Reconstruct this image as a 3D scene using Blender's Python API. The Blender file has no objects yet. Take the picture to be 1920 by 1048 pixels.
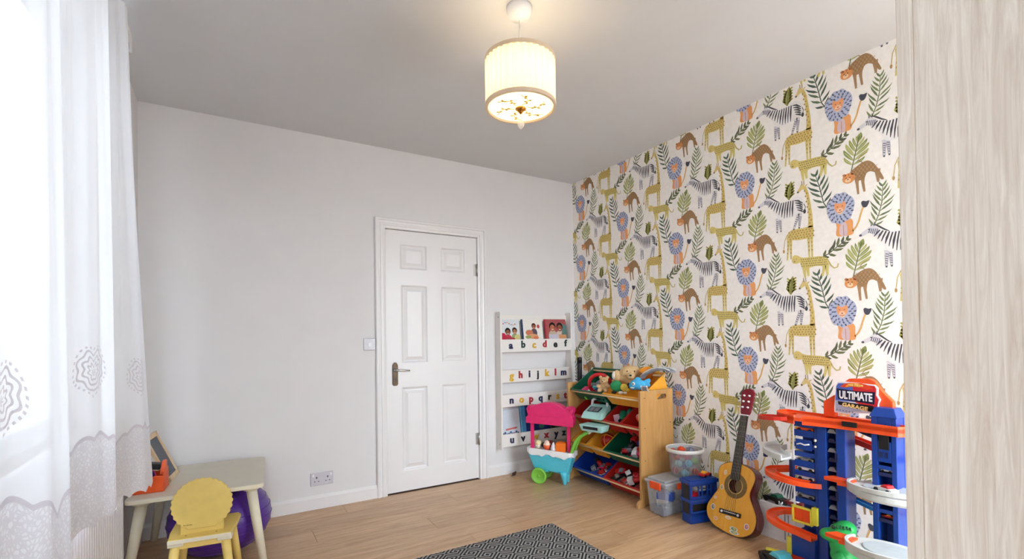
import bpy, bmesh, math, random
from mathutils import Matrix, Vector
random.seed(7)
PI = math.pi
SC = bpy.context.scene
COL = SC.collection

# ------------------------------------------------------------------ camera, sky, exposure
CAM_H = 1.1689
ROOM = dict(H=2.589, D=3.539, R=2.7944, L=-0.4439, N=-0.32)
yaw, pitch, roll = 0.5384, 0.01104, 0.01317
fw = Vector((math.sin(yaw)*math.cos(pitch), math.cos(yaw)*math.cos(pitch), math.sin(pitch)))
rt = Vector((math.cos(yaw), -math.sin(yaw), 0.0))
dn = fw.cross(rt)
r2 = math.cos(roll)*rt + math.sin(roll)*dn
d2 = -math.sin(roll)*rt + math.cos(roll)*dn
cam = bpy.data.cameras.new('camera'); camo = bpy.data.objects.new('camera', cam); COL.objects.link(camo)
camo.matrix_world = Matrix(((r2.x, -d2.x, -fw.x, 0), (r2.y, -d2.y, -fw.y, 0), (r2.z, -d2.z, -fw.z, CAM_H), (0, 0, 0, 1)))
cam.sensor_width = 36; cam.lens = 36*897.07/1920; cam.shift_y = 96.67/1920; cam.clip_start = 0.02
SC.camera = camo
SC.view_settings.view_transform = 'Standard'
try: SC.view_settings.look = 'None'
except Exception: pass
SC.view_settings.gamma = 1; SC.view_settings.use_curve_mapping = False
SC.view_settings.exposure = 1.75
SC.cycles.max_bounces = 14; SC.cycles.diffuse_bounces = 8; SC.cycles.transparent_max_bounces = 16
SC.cycles.sample_clamp_indirect = 6

SKY_STRENGTH = 6.0
w = bpy.data.worlds.new('sky'); SC.world = w; w.use_nodes = True
nt = w.node_tree; nt.nodes.clear()
wo = nt.nodes.new('ShaderNodeOutputWorld'); wb = nt.nodes.new('ShaderNodeBackground')
tc = nt.nodes.new('ShaderNodeTexCoord'); sp = nt.nodes.new('ShaderNodeSeparateXYZ'); rp = nt.nodes.new('ShaderNodeValToRGB')
mr = nt.nodes.new('ShaderNodeMapRange'); mr.inputs[1].default_value = -1; mr.inputs[2].default_value = 1
nt.links.new(tc.outputs['Generated'], sp.inputs[0]); nt.links.new(sp.outputs['Z'], mr.inputs[0]); nt.links.new(mr.outputs[0], rp.inputs[0])
rp.color_ramp.elements[0].position = 0.44; rp.color_ramp.elements[0].color = (0.30, 0.30, 0.30, 1)
rp.color_ramp.elements[1].position = 0.54; rp.color_ramp.elements[1].color = (0.82, 0.91, 1.0, 1)
nt.links.new(rp.outputs[0], wb.inputs[0]); wb.inputs[1].default_value = SKY_STRENGTH; nt.links.new(wb.outputs[0], wo.inputs[0])
WIN = dict(y0=0.75, y1=2.35, z0=0.86, z1=2.33)
pl = bpy.data.lights.new('window_portal', 'AREA'); plo = bpy.data.objects.new('window_portal', pl); COL.objects.link(plo)
pl.shape = 'RECTANGLE'; pl.size = WIN['z1']-WIN['z0']; pl.size_y = WIN['y1']-WIN['y0']
plo.location = (ROOM['L']-0.16, (WIN['y0']+WIN['y1'])/2, (WIN['z0']+WIN['z1'])/2); plo.rotation_euler = (0, -PI/2, 0)
pl.cycles.is_portal = True
ADDED_WIN2 = dict(x0=1.84, x1=2.74, z0=0.12, z1=2.40)  # unseen window added behind the camera to brighten the room evenly
p2 = bpy.data.lights.new('added_window_portal_near', 'AREA'); p2o = bpy.data.objects.new('added_window_portal_near', p2); COL.objects.link(p2o)
p2.shape = 'RECTANGLE'; p2.size = ADDED_WIN2['x1']-ADDED_WIN2['x0']; p2.size_y = ADDED_WIN2['z1']-ADDED_WIN2['z0']
p2o.location = ((ADDED_WIN2['x0']+ADDED_WIN2['x1'])/2, ROOM['N']-0.16, (ADDED_WIN2['z0']+ADDED_WIN2['z1'])/2); p2o.rotation_euler = (PI/2, 0, 0)
p2.cycles.is_portal = True
ADDED_WIN3 = dict(x0=-0.40, x1=0.0, z0=0.55, z1=2.25)  # second added opening, unseen, lifts the wardrobe side and left back wall
p3 = bpy.data.lights.new('added_window_portal_side', 'AREA'); p3o = bpy.data.objects.new('added_window_portal_side', p3); COL.objects.link(p3o)
p3.shape = 'RECTANGLE'; p3.size = ADDED_WIN3['x1']-ADDED_WIN3['x0']; p3.size_y = ADDED_WIN3['z1']-ADDED_WIN3['z0']
p3o.location = ((ADDED_WIN3['x0']+ADDED_WIN3['x1'])/2, ROOM['N']-0.16, (ADDED_WIN3['z0']+ADDED_WIN3['z1'])/2); p3o.rotation_euler = (PI/2, 0, 0)
p3.cycles.is_portal = True
LAMP_POWER = 1.9

# ------------------------------------------------------------------ helpers
def srgb(r, g, b):
    def c(v):
        v /= 255.0
        return v/12.92 if v <= 0.04045 else ((v+0.055)/1.055)**2.4
    return (c(r), c(g), c(b), 1.0)

_mats = {}
def mat(name, rgb, rough=0.5, var=0.06, scale=30, metal=0, bump=0.0, trans=0, emit=0, spec=0.5, coat=0, stretch=(1, 1, 1)):
    if name in _mats: return _mats[name]
    m = bpy.data.materials.new(name); m.use_nodes = True; n = m.node_tree; b = n.nodes['Principled BSDF']
    c = srgb(*rgb)
    t = n.nodes.new('ShaderNodeTexCoord'); mp = n.nodes.new('ShaderNodeMapping'); mp.inputs['Scale'].default_value = stretch
    nz = n.nodes.new('ShaderNodeTexNoise'); nz.inputs['Scale'].default_value = scale; nz.inputs['Detail'].default_value = 4
    n.links.new(t.outputs['Object'], mp.inputs[0]); n.links.new(mp.outputs[0], nz.inputs['Vector'])
    r = n.nodes.new('ShaderNodeValToRGB')
    r.color_ramp.elements[0].position = 0.3; r.color_ramp.elements[1].position = 0.7
    r.color_ramp.elements[0].color = tuple(x*(1-var) for x in c[:3])+(1,)
    r.color_ramp.elements[1].color = tuple(min(1, x*(1+var)) for x in c[:3])+(1,)
    n.links.new(nz.outputs['Fac'], r.inputs[0]); n.links.new(r.outputs[0], b.inputs['Base Color'])
    b.inputs['Roughness'].default_value = rough; b.inputs['Metallic'].default_value = metal
    b.inputs['Specular IOR Level'].default_value = spec
    if coat: b.inputs['Coat Weight'].default_value = coat
    if bump:
        bp = n.nodes.new('ShaderNodeBump'); bp.inputs['Strength'].default_value = bump; bp.inputs['Distance'].default_value = 0.004
        n.links.new(nz.outputs['Fac'], bp.inputs['Height']); n.links.new(bp.outputs[0], b.inputs['Normal'])
    if emit:
        b.inputs['Emission Color'].default_value = c; b.inputs['Emission Strength'].default_value = emit
    _mats[name] = m
    return m

def clear_mat(name, rgb, opac=0.25, rough=0.15):
    if name in _mats: return _mats[name]
    m = bpy.data.materials.new(name); m.use_nodes = True; n = m.node_tree; b = n.nodes['Principled BSDF']; out = n.nodes['Material Output']
    t = n.nodes.new('ShaderNodeTexCoord'); nz = n.nodes.new('ShaderNodeTexNoise'); nz.inputs['Scale'].default_value = 40
    r = n.nodes.new('ShaderNodeMapRange'); r.inputs[3].default_value = opac*0.85; r.inputs[4].default_value = opac*1.15
    n.links.new(t.outputs['Object'], nz.inputs['Vector']); n.links.new(nz.outputs['Fac'], r.inputs[0])
    b.inputs['Base Color'].default_value = srgb(*rgb); b.inputs['Roughness'].default_value = rough
    tr = n.nodes.new('ShaderNodeBsdfTransparent'); mx = n.nodes.new('ShaderNodeMixShader')
    n.links.new(r.outputs[0], mx.inputs[0]); n.links.new(tr.outputs[0], mx.inputs[1]); n.links.new(b.outputs[0], mx.inputs[2])
    n.links.new(mx.outputs[0], out.inputs[0])
    _mats[name] = m
    return m

def wood(name, c1, c2, grain=(1.2, 14, 14), rough=0.45, rnd=True, scale=3.0, bump=0.03, knots=False):
    if name in _mats: return _mats[name]
    m = bpy.data.materials.new(name); m.use_nodes = True; n = m.node_tree; b = n.nodes['Principled BSDF']
    t = n.nodes.new('ShaderNodeTexCoord'); mp = n.nodes.new('ShaderNodeMapping'); mp.inputs['Scale'].default_value = grain
    src = t.outputs['Object']
    if rnd:
        oi = n.nodes.new('ShaderNodeObjectInfo'); ml = n.nodes.new('ShaderNodeVectorMath'); ml.operation = 'MULTIPLY_ADD'
        cb = n.nodes.new('ShaderNodeCombineXYZ')
        for k in range(3): n.links.new(oi.outputs['Random'], cb.inputs[k])
        ml.inputs[1].default_value = (7, 13, 5); n.links.new(cb.outputs[0], ml.inputs[0]); n.links.new(src, ml.inputs[2]); src = ml.outputs[0]
    n.links.new(src, mp.inputs[0])
    nz = n.nodes.new('ShaderNodeTexNoise'); nz.inputs['Scale'].default_value = scale; nz.inputs['Detail'].default_value = 6; nz.inputs['Roughness'].default_value = 0.65
    nz.inputs['Distortion'].default_value = 1.2 if knots else 0.4
    n.links.new(mp.outputs[0], nz.inputs['Vector'])
    r = n.nodes.new('ShaderNodeValToRGB'); r.color_ramp.elements[0].position = 0.32; r.color_ramp.elements[1].position = 0.68
    r.color_ramp.elements[0].color = srgb(*c1); r.color_ramp.elements[1].color = srgb(*c2)
    n.links.new(nz.outputs['Fac'], r.inputs[0])
    last = r.outputs[0]
    if rnd:
        mx = n.nodes.new('ShaderNodeMixRGB'); mx.blend_type = 'MULTIPLY'; mx.inputs[0].default_value = 1
        mr_ = n.nodes.new('ShaderNodeMapRange'); mr_.inputs[3].default_value = 0.9; mr_.inputs[4].default_value = 1.05
        n.links.new(oi.outputs['Random'], mr_.inputs[0]); n.links.new(last, mx.inputs[1]); n.links.new(mr_.outputs[0], mx.inputs[2]); last = mx.outputs[0]
    n.links.new(last, b.inputs['Base Color']); b.inputs['Roughness'].default_value = rough
    if bump:
        bp = n.nodes.new('ShaderNodeBump'); bp.inputs['Strength'].default_value = bump*10; bp.inputs['Distance'].default_value = 0.001
        n.links.new(nz.outputs['Fac'], bp.inputs['Height']); n.links.new(bp.outputs[0], b.inputs['Normal'])
    _mats[name] = m
    return m

def print_mat(name='print_ink', rough=0.7, bumpy=0.0):
    if name in _mats: return _mats[name]
    m = bpy.data.materials.new(name); m.use_nodes = True; n = m.node_tree; b = n.nodes['Principled BSDF']
    a = n.nodes.new('ShaderNodeAttribute'); a.attribute_name = 'ink'
    t = n.nodes.new('ShaderNodeTexCoord'); nz = n.nodes.new('ShaderNodeTexNoise'); nz.inputs['Scale'].default_value = 45; nz.inputs['Detail'].default_value = 4
    n.links.new(t.outputs['Object'], nz.inputs['Vector'])
    r = n.nodes.new('ShaderNodeMapRange'); r.inputs[1].default_value = .3; r.inputs[2].default_value = .7; r.inputs[3].default_value = 0.96; r.inputs[4].default_value = 1.03
    n.links.new(nz.outputs['Fac'], r.inputs[0])
    mx = n.nodes.new('ShaderNodeMixRGB'); mx.blend_type = 'MULTIPLY'; mx.inputs[0].default_value = 1
    n.links.new(a.outputs['Color'], mx.inputs[1]); n.links.new(r.outputs[0], mx.inputs[2]); n.links.new(mx.outputs[0], b.inputs['Base Color'])
    b.inputs['Roughness'].default_value = rough; b.inputs['Specular IOR Level'].default_value = 0.25
    _mats[name] = m
    return m

class MB:
    def __init__(s): s.v = []; s.f = []; s.mi = []; s.sm = []
    def add(s, vs, fs, M=None, mi=0, smooth=False):
        o = len(s.v)
        for p in vs:
            p = Vector(p)
            s.v.append(tuple(M @ p) if M is not None else tuple(p))
        for f in fs: s.f.append([i+o for i in f]); s.mi.append(mi); s.sm.append(smooth)
        return s
    def box(s, x0, x1, y0, y1, z0, z1, M=None, mi=0):
        vs = [(x, y, z) for z in (z0, z1) for y in (y0, y1) for x in (x0, x1)]
        return s.add(vs, [(0, 2, 3, 1), (4, 5, 7, 6), (0, 1, 5, 4), (2, 6, 7, 3), (0, 4, 6, 2), (1, 3, 7, 5)], M, mi)
    def hexa(s, bot, top, M=None, mi=0):   # two quads, ccw from above
        return s.add(list(bot)+list(top), [(3, 2, 1, 0), (4, 5, 6, 7), (0, 1, 5, 4), (1, 2, 6, 5), (2, 3, 7, 6), (3, 0, 4, 7)], M, mi)
    def prism(s, poly, z0, z1, M=None, mi=0, smooth=False):
        n = len(poly)
        vs = [(x, y, z0) for x, y in poly]+[(x, y, z1) for x, y in poly]
        s.add(vs, [tuple(range(n-1, -1, -1)), tuple(range(n, 2*n))], M, mi)
        return s.add(vs, [(i, (i+1) % n, n+(i+1) % n, n+i) for i in range(n)], M, mi, smooth)
    def tube(s, pts, r, n=10, M=None, mi=0, caps=True):
        P = [Vector(p) for p in pts]; k = len(P)
        R = r if hasattr(r, '__len__') else [r]*k
        T = [(P[min(i+1, k-1)]-P[max(i-1, 0)]).normalized() for i in range(k)]
        u = T[0].orthogonal().normalized(); vs = []
        for i in range(k):
            u = (u-T[i]*u.dot(T[i])).normalized(); v = T[i].cross(u)
            for j in range(n):
                a = 2*PI*j/n; vs.append(P[i]+(u*math.cos(a)+v*math.sin(a))*R[i])
        fs = [(i*n+j, i*n+(j+1) % n, (i+1)*n+(j+1) % n, (i+1)*n+j) for i in range(k-1) for j in range(n)]
        s.add(vs, fs, M, mi, True)
        if caps: s.add(vs, [tuple(range(n-1, -1, -1)), tuple(range((k-1)*n, k*n))], M, mi)
        return s
    def lathe(s, prof, n=24, M=None, mi=0, smooth=True, caps=True):
        vs = [(r*math.cos(2*PI*j/n), r*math.sin(2*PI*j/n), z) for r, z in prof for j in range(n)]
        k = len(prof)
        s.add(vs, [(i*n+j, i*n+(j+1) % n, (i+1)*n+(j+1) % n, (i+1)*n+j) for i in range(k-1) for j in range(n)], M, mi, smooth)
        if caps: s.add(vs, [tuple(range(n-1, -1, -1)), tuple(range((k-1)*n, k*n))], M, mi)
        return s
    def ball(s, c, r, nu=16, nv=10, M=None, mi=0):
        rx, ry, rz = r if hasattr(r, '__len__') else (r, r, r)
        vs = [(c[0], c[1], c[2]-rz)]
        for i in range(1, nv):
            a = -PI/2+PI*i/nv
            for j in range(nu): vs.append((c[0]+rx*math.cos(a)*math.cos(2*PI*j/nu), c[1]+ry*math.cos(a)*math.sin(2*PI*j/nu), c[2]+rz*math.sin(a)))
        vs.append((c[0], c[1], c[2]+rz)); t = len(vs)-1
        fs = [(0, 1+(j+1) % nu, 1+j) for j in range(nu)]
        for i in range(nv-2):
            for j in range(nu): fs.append((1+i*nu+j, 1+i*nu+(j+1) % nu, 1+(i+1)*nu+(j+1) % nu, 1+(i+1)*nu+j))
        fs += [(t, 1+(nv-2)*nu+j, 1+(nv-2)*nu+(j+1) % nu) for j in range(nu)]
        return s.add(vs, fs, M, mi, True)
    def sweep(s, sections, closed=False, M=None, mi=0, smooth=False):
        # list of equal-length closed cross sections (3d points)
        k = len(sections); n = len(sections[0]); vs = [p for c in sections for p in c]
        fs = [(i*n+j, i*n+(j+1) % n, ((i+1) % k)*n+(j+1) % n, ((i+1) % k)*n+j) for i in range(k if closed else k-1) for j in range(n)]
        s.add(vs, fs, M, mi, smooth)
        if not closed: s.add(vs, [tuple(range(n-1, -1, -1)), tuple(range((k-1)*n, k*n))], M, mi)
        return s
    def build(s, name, mats, parent=None, bevel=0, seg=2, world=False, remesh=0):
        vs = s.v
        if world and parent is not None:
            top = parent
            while top.parent: top = top.parent
            I = top.matrix_basis.inverted(); vs = [tuple(I @ Vector(p)) for p in s.v]
        me = bpy.data.meshes.new(name); me.from_pydata(vs, [], s.f)
        ml = mats if isinstance(mats, (list, tuple)) else [mats]
        for m in ml: me.materials.append(m)
        me.polygons.foreach_set('material_index', s.mi); me.polygons.foreach_set('use_smooth', s.sm)
        bm = bmesh.new(); bm.from_mesh(me)
        if len(vs) < 40000: bmesh.ops.remove_doubles(bm, verts=bm.verts, dist=1e-6)
        bmesh.ops.recalc_face_normals(bm, faces=bm.faces)
        if bevel:
            es = [e for e in bm.edges if len(e.link_faces) == 2 and e.calc_face_angle(0) > 0.55]
            if es: bmesh.ops.bevel(bm, geom=es, offset=bevel, segments=seg, affect='EDGES', profile=0.5, clamp_overlap=True)
        bm.to_mesh(me); bm.free(); me.update()
        o = bpy.data.objects.new(name, me); COL.objects.link(o)
        if parent is not None: o.parent = parent
        if remesh:
            md = o.modifiers.new('blend', 'REMESH'); md.mode = 'VOXEL'; md.voxel_size = remesh; md.use_smooth_shade = True
        return o

def tag(o, label, cat, group=None):
    o['label'] = label; o['category'] = cat
    if group: o['group'] = group
    return o
def thing(name, label, cat, loc=(0, 0, 0), rz=0, group=None, M=None):
    o = bpy.data.objects.new(name, None); COL.objects.link(o); o.empty_display_size = 0.05
    if M is not None: o.matrix_basis = M
    else: o.location = loc; o.rotation_euler = (0, 0, rz); o.matrix_basis = Matrix.Translation(loc) @ Matrix.Rotation(rz, 4, 'Z')
    return tag(o, label, cat, group)
def struct(o): o['kind'] = 'structure'; return o
def T(x, y, z): return Matrix.Translation((x, y, z))
def RX(a): return Matrix.Rotation(a, 4, 'X')
def RY(a): return Matrix.Rotation(a, 4, 'Y')
def RZ(a): return Matrix.Rotation(a, 4, 'Z')
def text_mesh(s, size, depth, bold=0.0, shear=0, space=1.0):
    cu = bpy.data.curves.new('txt', 'FONT'); cu.body = s; cu.size = size; cu.extrude = depth; cu.offset = bold; cu.shear = shear
    cu.align_x = 'CENTER'; cu.align_y = 'CENTER'; cu.space_character = space; cu.resolution_u = 4
    o = bpy.data.objects.new('txt', cu); COL.objects.link(o)
    dg = bpy.context.evaluated_depsgraph_get(); me = bpy.data.meshes.new_from_object(o.evaluated_get(dg))
    bpy.data.objects.remove(o); bpy.data.curves.remove(cu)
    return me
def text_obj(name, s, size, depth, m, parent, M, bold=0.0, shear=0, space=1.0, world=True):
    me = text_mesh(s, size, depth, bold, shear, space); me.materials.clear(); me.materials.append(m)
    if world:
        top = parent
        while top.parent: top = top.parent
        M = top.matrix_basis.inverted() @ M
    me.transform(M); me.name = name
    o = bpy.data.objects.new(name, me); COL.objects.link(o); o.parent = parent
    return o

class Print:
    """flat print: coloured outlines on a plane, a hair apart"""
    def __init__(s): s.p = []
    def poly(s, pts, col, layer=0): s.p.append((list(pts), srgb(*col), layer))
    def ell(s, cx, cy, rx, ry, col, layer=0, n=12, rot=0):
        c, q = math.cos(rot), math.sin(rot)
        s.poly([(cx+rx*math.cos(2*PI*i/n)*c-ry*math.sin(2*PI*i/n)*q, cy+rx*math.cos(2*PI*i/n)*q+ry*math.sin(2*PI*i/n)*c) for i in range(n)], col, layer)
    def line(s, pts, w, col, layer=0):
        L = []; R_ = []; k = len(pts); W = w if hasattr(w, '__len__') else [w]*k
        for i in range(k):
            a = pts[max(i-1, 0)]; b = pts[min(i+1, k-1)]; dx, dy = b[0]-a[0], b[1]-a[1]; l = math.hypot(dx, dy) or 1
            nx, ny = -dy/l*W[i]/2, dx/l*W[i]/2
            L.append((pts[i][0]+nx, pts[i][1]+ny)); R_.append((pts[i][0]-nx, pts[i][1]-ny))
        for i in range(k-1): s.poly([L[i], L[i+1], R_[i+1], R_[i]], col, layer)
    def mesh_onto(s, mb, cols, fn, gap=0.00012, tiles=((0, 0),), clip=None):
        for ox, oy in tiles:
            for pts, c, layer in s.p:
                q = [(x+ox, y+oy) for x, y in pts]
                if clip: q = clip_poly(q, clip)
                if len(q) < 3: continue
                mb.add([fn(x, y, gap*(layer+1)) for x, y in q], [tuple(range(len(q)))]); cols.append(c)
def clip_poly(p, box):
    x0, x1, y0, y1 = box
    if all(x0 <= x <= x1 and y0 <= y <= y1 for x, y in p): return p
    for ax, lim, sg in ((0, x0, 1), (0, x1, -1), (1, y0, 1), (1, y1, -1)):
        out = []
        for i in range(len(p)):
            a, b = p[i-1], p[i]; da, db = sg*(a[ax]-lim), sg*(b[ax]-lim)
            if (da >= 0) != (db >= 0):
                t = da/(da-db); out.append((a[0]+(b[0]-a[0])*t, a[1]+(b[1]-a[1])*t))
            if db >= 0: out.append(b)
        p = out
        if not p: return []
    return p
def print_obj(name, pr, fn, parent, m=None, base=None, world=True):
    mb = MB(); cols = []
    pr.mesh_onto(mb, cols, fn)
    vs = mb.v
    if world and parent is not None:
        top = parent
        while top.parent: top = top.parent
        I = top.matrix_basis.inverted(); vs = [tuple(I @ Vector(p)) for p in mb.v]
    me = bpy.data.meshes.new(name); me.from_pydata(vs, [], mb.f); me.materials.append(m or print_mat())
    ink(me, cols)
    o = bpy.data.objects.new(name, me); COL.objects.link(o)
    if parent is not None: o.parent = parent
    return o
def ink(me, cols):
    at = me.color_attributes.new('ink', 'FLOAT_COLOR', 'CORNER'); buf = []
    for p, c in zip(me.polygons, cols): buf += list(c)*p.loop_total
    at.data.foreach_set('color', buf)

def smooth_loop(pts, sub=4):
    n = len(pts); out = []
    for i in range(n):
        p0, p1, p2, p3 = pts[i-1], pts[i], pts[(i+1) % n], pts[(i+2) % n]
        for k in range(sub):
            t = k/sub
            out.append(tuple(0.5*((2*p1[d])+(-p0[d]+p2[d])*t+(2*p0[d]-5*p1[d]+4*p2[d]-p3[d])*t*t+(-p0[d]+3*p1[d]-3*p2[d]+p3[d])*t**3) for d in range(len(p1))))
    return out
def rrect(w, d, r, n=4):
    out = []
    for cx, cy, a0 in ((w/2-r, d/2-r, 0), (-w/2+r, d/2-r, PI/2), (-w/2+r, -d/2+r, PI), (w/2-r, -d/2+r, 1.5*PI)):
        for k in range(n+1):
            a = a0+PI/2*k/n; out.append((cx+r*math.cos(a), cy+r*math.sin(a)))
    return out

H, D, R, L, NR = ROOM['H'], ROOM['D'], ROOM['R'], ROOM['L'], ROOM['N']

# ------------------------------------------------------------------ materials
M_wall = mat('white_emulsion', (226, 225, 226), 0.75, 0.012, 6, bump=0.02)
M_ceil = mat('ceiling_paint', (211, 212, 214), 0.85, 0.012, 5)
M_gloss = mat('white_gloss_paint', (232, 231, 232), 0.32, 0.01, 8)
M_paper = (249, 245, 239)
M_joint = mat('floor_underlay', (96, 72, 50), 0.9)
M_plank = wood('oak_laminate', (178, 139, 101), (214, 180, 141), grain=(1.0, 9, 9), rough=0.34, scale=2.4, bump=0.01, knots=True)
M_white_plastic = mat('white_plastic', (236, 236, 238), 0.35, 0.02)
M_grey_plate = mat('brushed_plate', (188, 186, 190), 0.35, 0.04, metal=0.2)
M_brass = mat('dark_bronze', (74, 60, 46), 0.35, 0.2, metal=0.8)
M_steel = mat('steel', (190, 188, 185), 0.3, 0.05, metal=0.9)
M_dark = mat('black_plastic', (24, 24, 27), 0.4, 0.1)
M_blue = mat('royal_blue_plastic', (18, 62, 150), 0.35, 0.06)
M_navy = mat('navy_plastic', (20, 34, 84), 0.4, 0.08)
M_orange = mat('orange_plastic', (238, 82, 28), 0.35, 0.05)
M_redor = mat('red_track_plastic', (205, 48, 30), 0.38, 0.06)
M_red = mat('red_plastic', (196, 30, 36), 0.38, 0.07)
M_dred = mat('dark_red_plastic', (120, 24, 30), 0.4, 0.1)
M_grn = mat('dark_green_plastic', (10, 84, 62), 0.4, 0.07)
M_lgrn = mat('lime_plastic', (126, 196, 72), 0.35, 0.05)
M_yel = mat('yellow_plastic', (236, 164, 44), 0.38, 0.05)
M_ylw = mat('lemon_plastic', (228, 218, 70), 0.38, 0.05)
M_teal = mat('turquoise_plastic', (88, 200, 222), 0.35, 0.04)
M_pink = mat('hot_pink_plastic', (226, 44, 112), 0.38, 0.05)
M_mint = mat('mint_plastic', (172, 222, 216), 0.38, 0.04)
M_grey = mat('grey_plastic', (204, 208, 206), 0.42, 0.05)
M_mgrey = mat('mid_grey_plastic', (136, 140, 150), 0.45, 0.1)
M_cream = mat('cream_painted_wood', (232, 226, 204), 0.45, 0.03)
M_tabletop = mat('cream_table_paint', (208, 203, 186), 0.42, 0.03, 12)
M_chair = mat('mustard_painted_wood', (226, 198, 110), 0.5, 0.04, 25)
M_chairleg = mat('yellow_painted_wood', (236, 208, 120), 0.5, 0.04, 25)
M_purple = mat('purple_vinyl', (86, 48, 150), 0.28, 0.08, 10)
M_bcwhite = mat('bookcase_white', (232, 229, 225), 0.45, 0.015)
M_birch = wood('birch_ply', (180, 132, 74), (204, 158, 98), grain=(8, 8, 1.0), rough=0.45, scale=3, bump=0.01)
M_rail = wood('birch_rail', (222, 190, 140), (236, 208, 164), grain=(8, 1, 8), rough=0.5, scale=3, bump=0)
M_ward = wood('whitewashed_oak', (220, 203, 184), (250, 241, 227), grain=(46, 46, 2.2), rough=0.55, scale=2.2, bump=0.06, rnd=False, knots=True)
M_fabric = None

# ------------------------------------------------------------------ floor, ceiling, walls
t = 0.14
fl = struct(MB().box(L-t, R+t, NR-t, D+t, -0.12, -0.0085).build('floor', M_joint))
pw, pln, gap = 0.193, 1.285, 0.0009
yy = D-0.004; row = 0
offs = [0.15, 0.72, 0.40, 1.02, 0.58, 0.9, 0.28]
while yy > NR:
    y0 = max(NR, yy-pw); xx = L+0.002-offs[row % 7]
    while xx < R:
        a, b = max(xx, L+0.002), min(xx+pln, R-0.002)
        if b-a > 0.03:
            cx, cy = (a+b)/2, (yy+y0)/2
            o = MB().box(a+gap-cx, b-gap-cx, y0+gap-cy, yy-gap-cy, -0.0085, 0).build('plank', M_plank, fl, bevel=0.0007, seg=1)
            o.location = (cx, cy, 0)
        xx += pln
    yy -= pw; row += 1
struct(MB().box(L-t, R+t, NR-t, D+t, H, H+0.12).build('ceiling', M_ceil))
DX0, DX1, DT = 1.0185, 1.7865, 1.99
wb_ = MB(); wb_.box(L-t, DX0, D, D+t, 0, H); wb_.box(DX1, R+t, D, D+t, 0, H); wb_.box(DX0, DX1, D, D+t, DT, H)
wb_.box(DX0, DX1, D+0.09, D+t, 0, DT)
struct(wb_.build('wall_back', M_wall))
wl = MB(); y0, y1, z0, z1 = WIN['y0'], WIN['y1'], WIN['z0'], WIN['z1']
wl.box(L-t, L, NR-t, y0, 0, H); wl.box(L-t, L, y1, D, 0, H); wl.box(L-t, L, y0, y1, 0, z0); wl.box(L-t, L, y0, y1, z1, H)
struct(wl.build('wall_left', M_wall))
wn = MB(); x0, x1, z0, z1 = ADDED_WIN2['x0'], ADDED_WIN2['x1'], ADDED_WIN2['z0'], ADDED_WIN2['z1']
wn.box(x1, R, NR-t, NR, 0, H)
q0, q1, qa, qb = ADDED_WIN3['x0'], ADDED_WIN3['x1'], ADDED_WIN3['z0'], ADDED_WIN3['z1']
wn.box(L, q0, NR-t, NR, 0, H); wn.box(q1, x0, NR-t, NR, 0, H); wn.box(q0, q1, NR-t, NR, 0, qa); wn.box(q0, q1, NR-t, NR, qb, H); wn.box(x0, x1, NR-t, NR, 0, z0); wn.box(x0, x1, NR-t, NR, z1, H)
struct(wn.build('wall_near', M_wall))

# ------------------------------------------------------------------ wallpaper wall (print motifs in one repeat, drawn flat)
P = Print()
rnd = random.Random(3)
def leaflets(stem, n, ln, wd, col, lay, ang=0.9, both=True, shrink=(0.5, 1.0, 0.35), jitter=0.1, col2=None):
    P.line(stem, [0.006]+[0.005]*(len(stem)-2)+[0.003], col, lay)
    seg = [math.dist(stem[i], stem[i+1]) for i in range(len(stem)-1)]; tot = sum(seg)
    for i in range(n):
        tt = (i+0.5)/n; d = tt*tot; k = 0
        while k < len(seg)-1 and d > seg[k]: d -= seg[k]; k += 1
        f = d/seg[k]; a, b = stem[k], stem[k+1]; x, y = a[0]+(b[0]-a[0])*f, a[1]+(b[1]-a[1])*f
        th = math.atan2(b[1]-a[1], b[0]-a[0])
        s = shrink[0]+(shrink[1]-shrink[0])*min(1, tt*2.2) if tt < 0.45 else shrink[1]+(shrink[2]-shrink[1])*(tt-0.45)/0.55
        for sd in (1, -1):
            an = th+sd*(ang-0.35*tt)+rnd.uniform(-jitter, jitter); l = ln*s; w_ = wd
            dx, dy = math.cos(an), math.sin(an)
            bx, by = -dy, dx
            pts = [(x, y), (x+dx*l*.35+bx*w_*.5, y+dy*l*.35+by*w_*.5), (x+dx*l*.75+bx*w_*.38*0.9, y+dy*l*.75+by*w_*.38), (x+dx*l+0.0*sd, y+dy*l+0.10*l*(1 if sd else 1)),
                   (x+dx*l*.75-bx*w_*.38, y+dy*l*.75-by*w_*.38), (x+dx*l*.35-bx*w_*.5, y+dy*l*.35-by*w_*.5)]
            P.poly(pts, (col2 if (col2 and rnd.random() < 0.45) else col), lay+1)
# dark fern, palm, sprig
leaflets([(-0.061, 0.009), (-0.083, 0.05), (-0.104, 0.148), (-0.124, 0.218)], 7, 0.086, 0.0125, (44, 78, 58), 0, 0.95, col2=(74, 104, 70))
leaflets([(0.145, -0.135), (0.172, -0.07), (0.186, -0.01), (0.191, 0.075)], 9, 0.078, 0.0095, (116, 132, 78), 0, 0.9, col2=(92, 112, 66))
leaflets([(-0.102, -0.246), (-0.06, -0.23), (-0.02, -0.20), (0.034, -0.166)], 6, 0.058, 0.014, (70, 80, 44), 0, 0.85, col2=(96, 104, 56))
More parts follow.
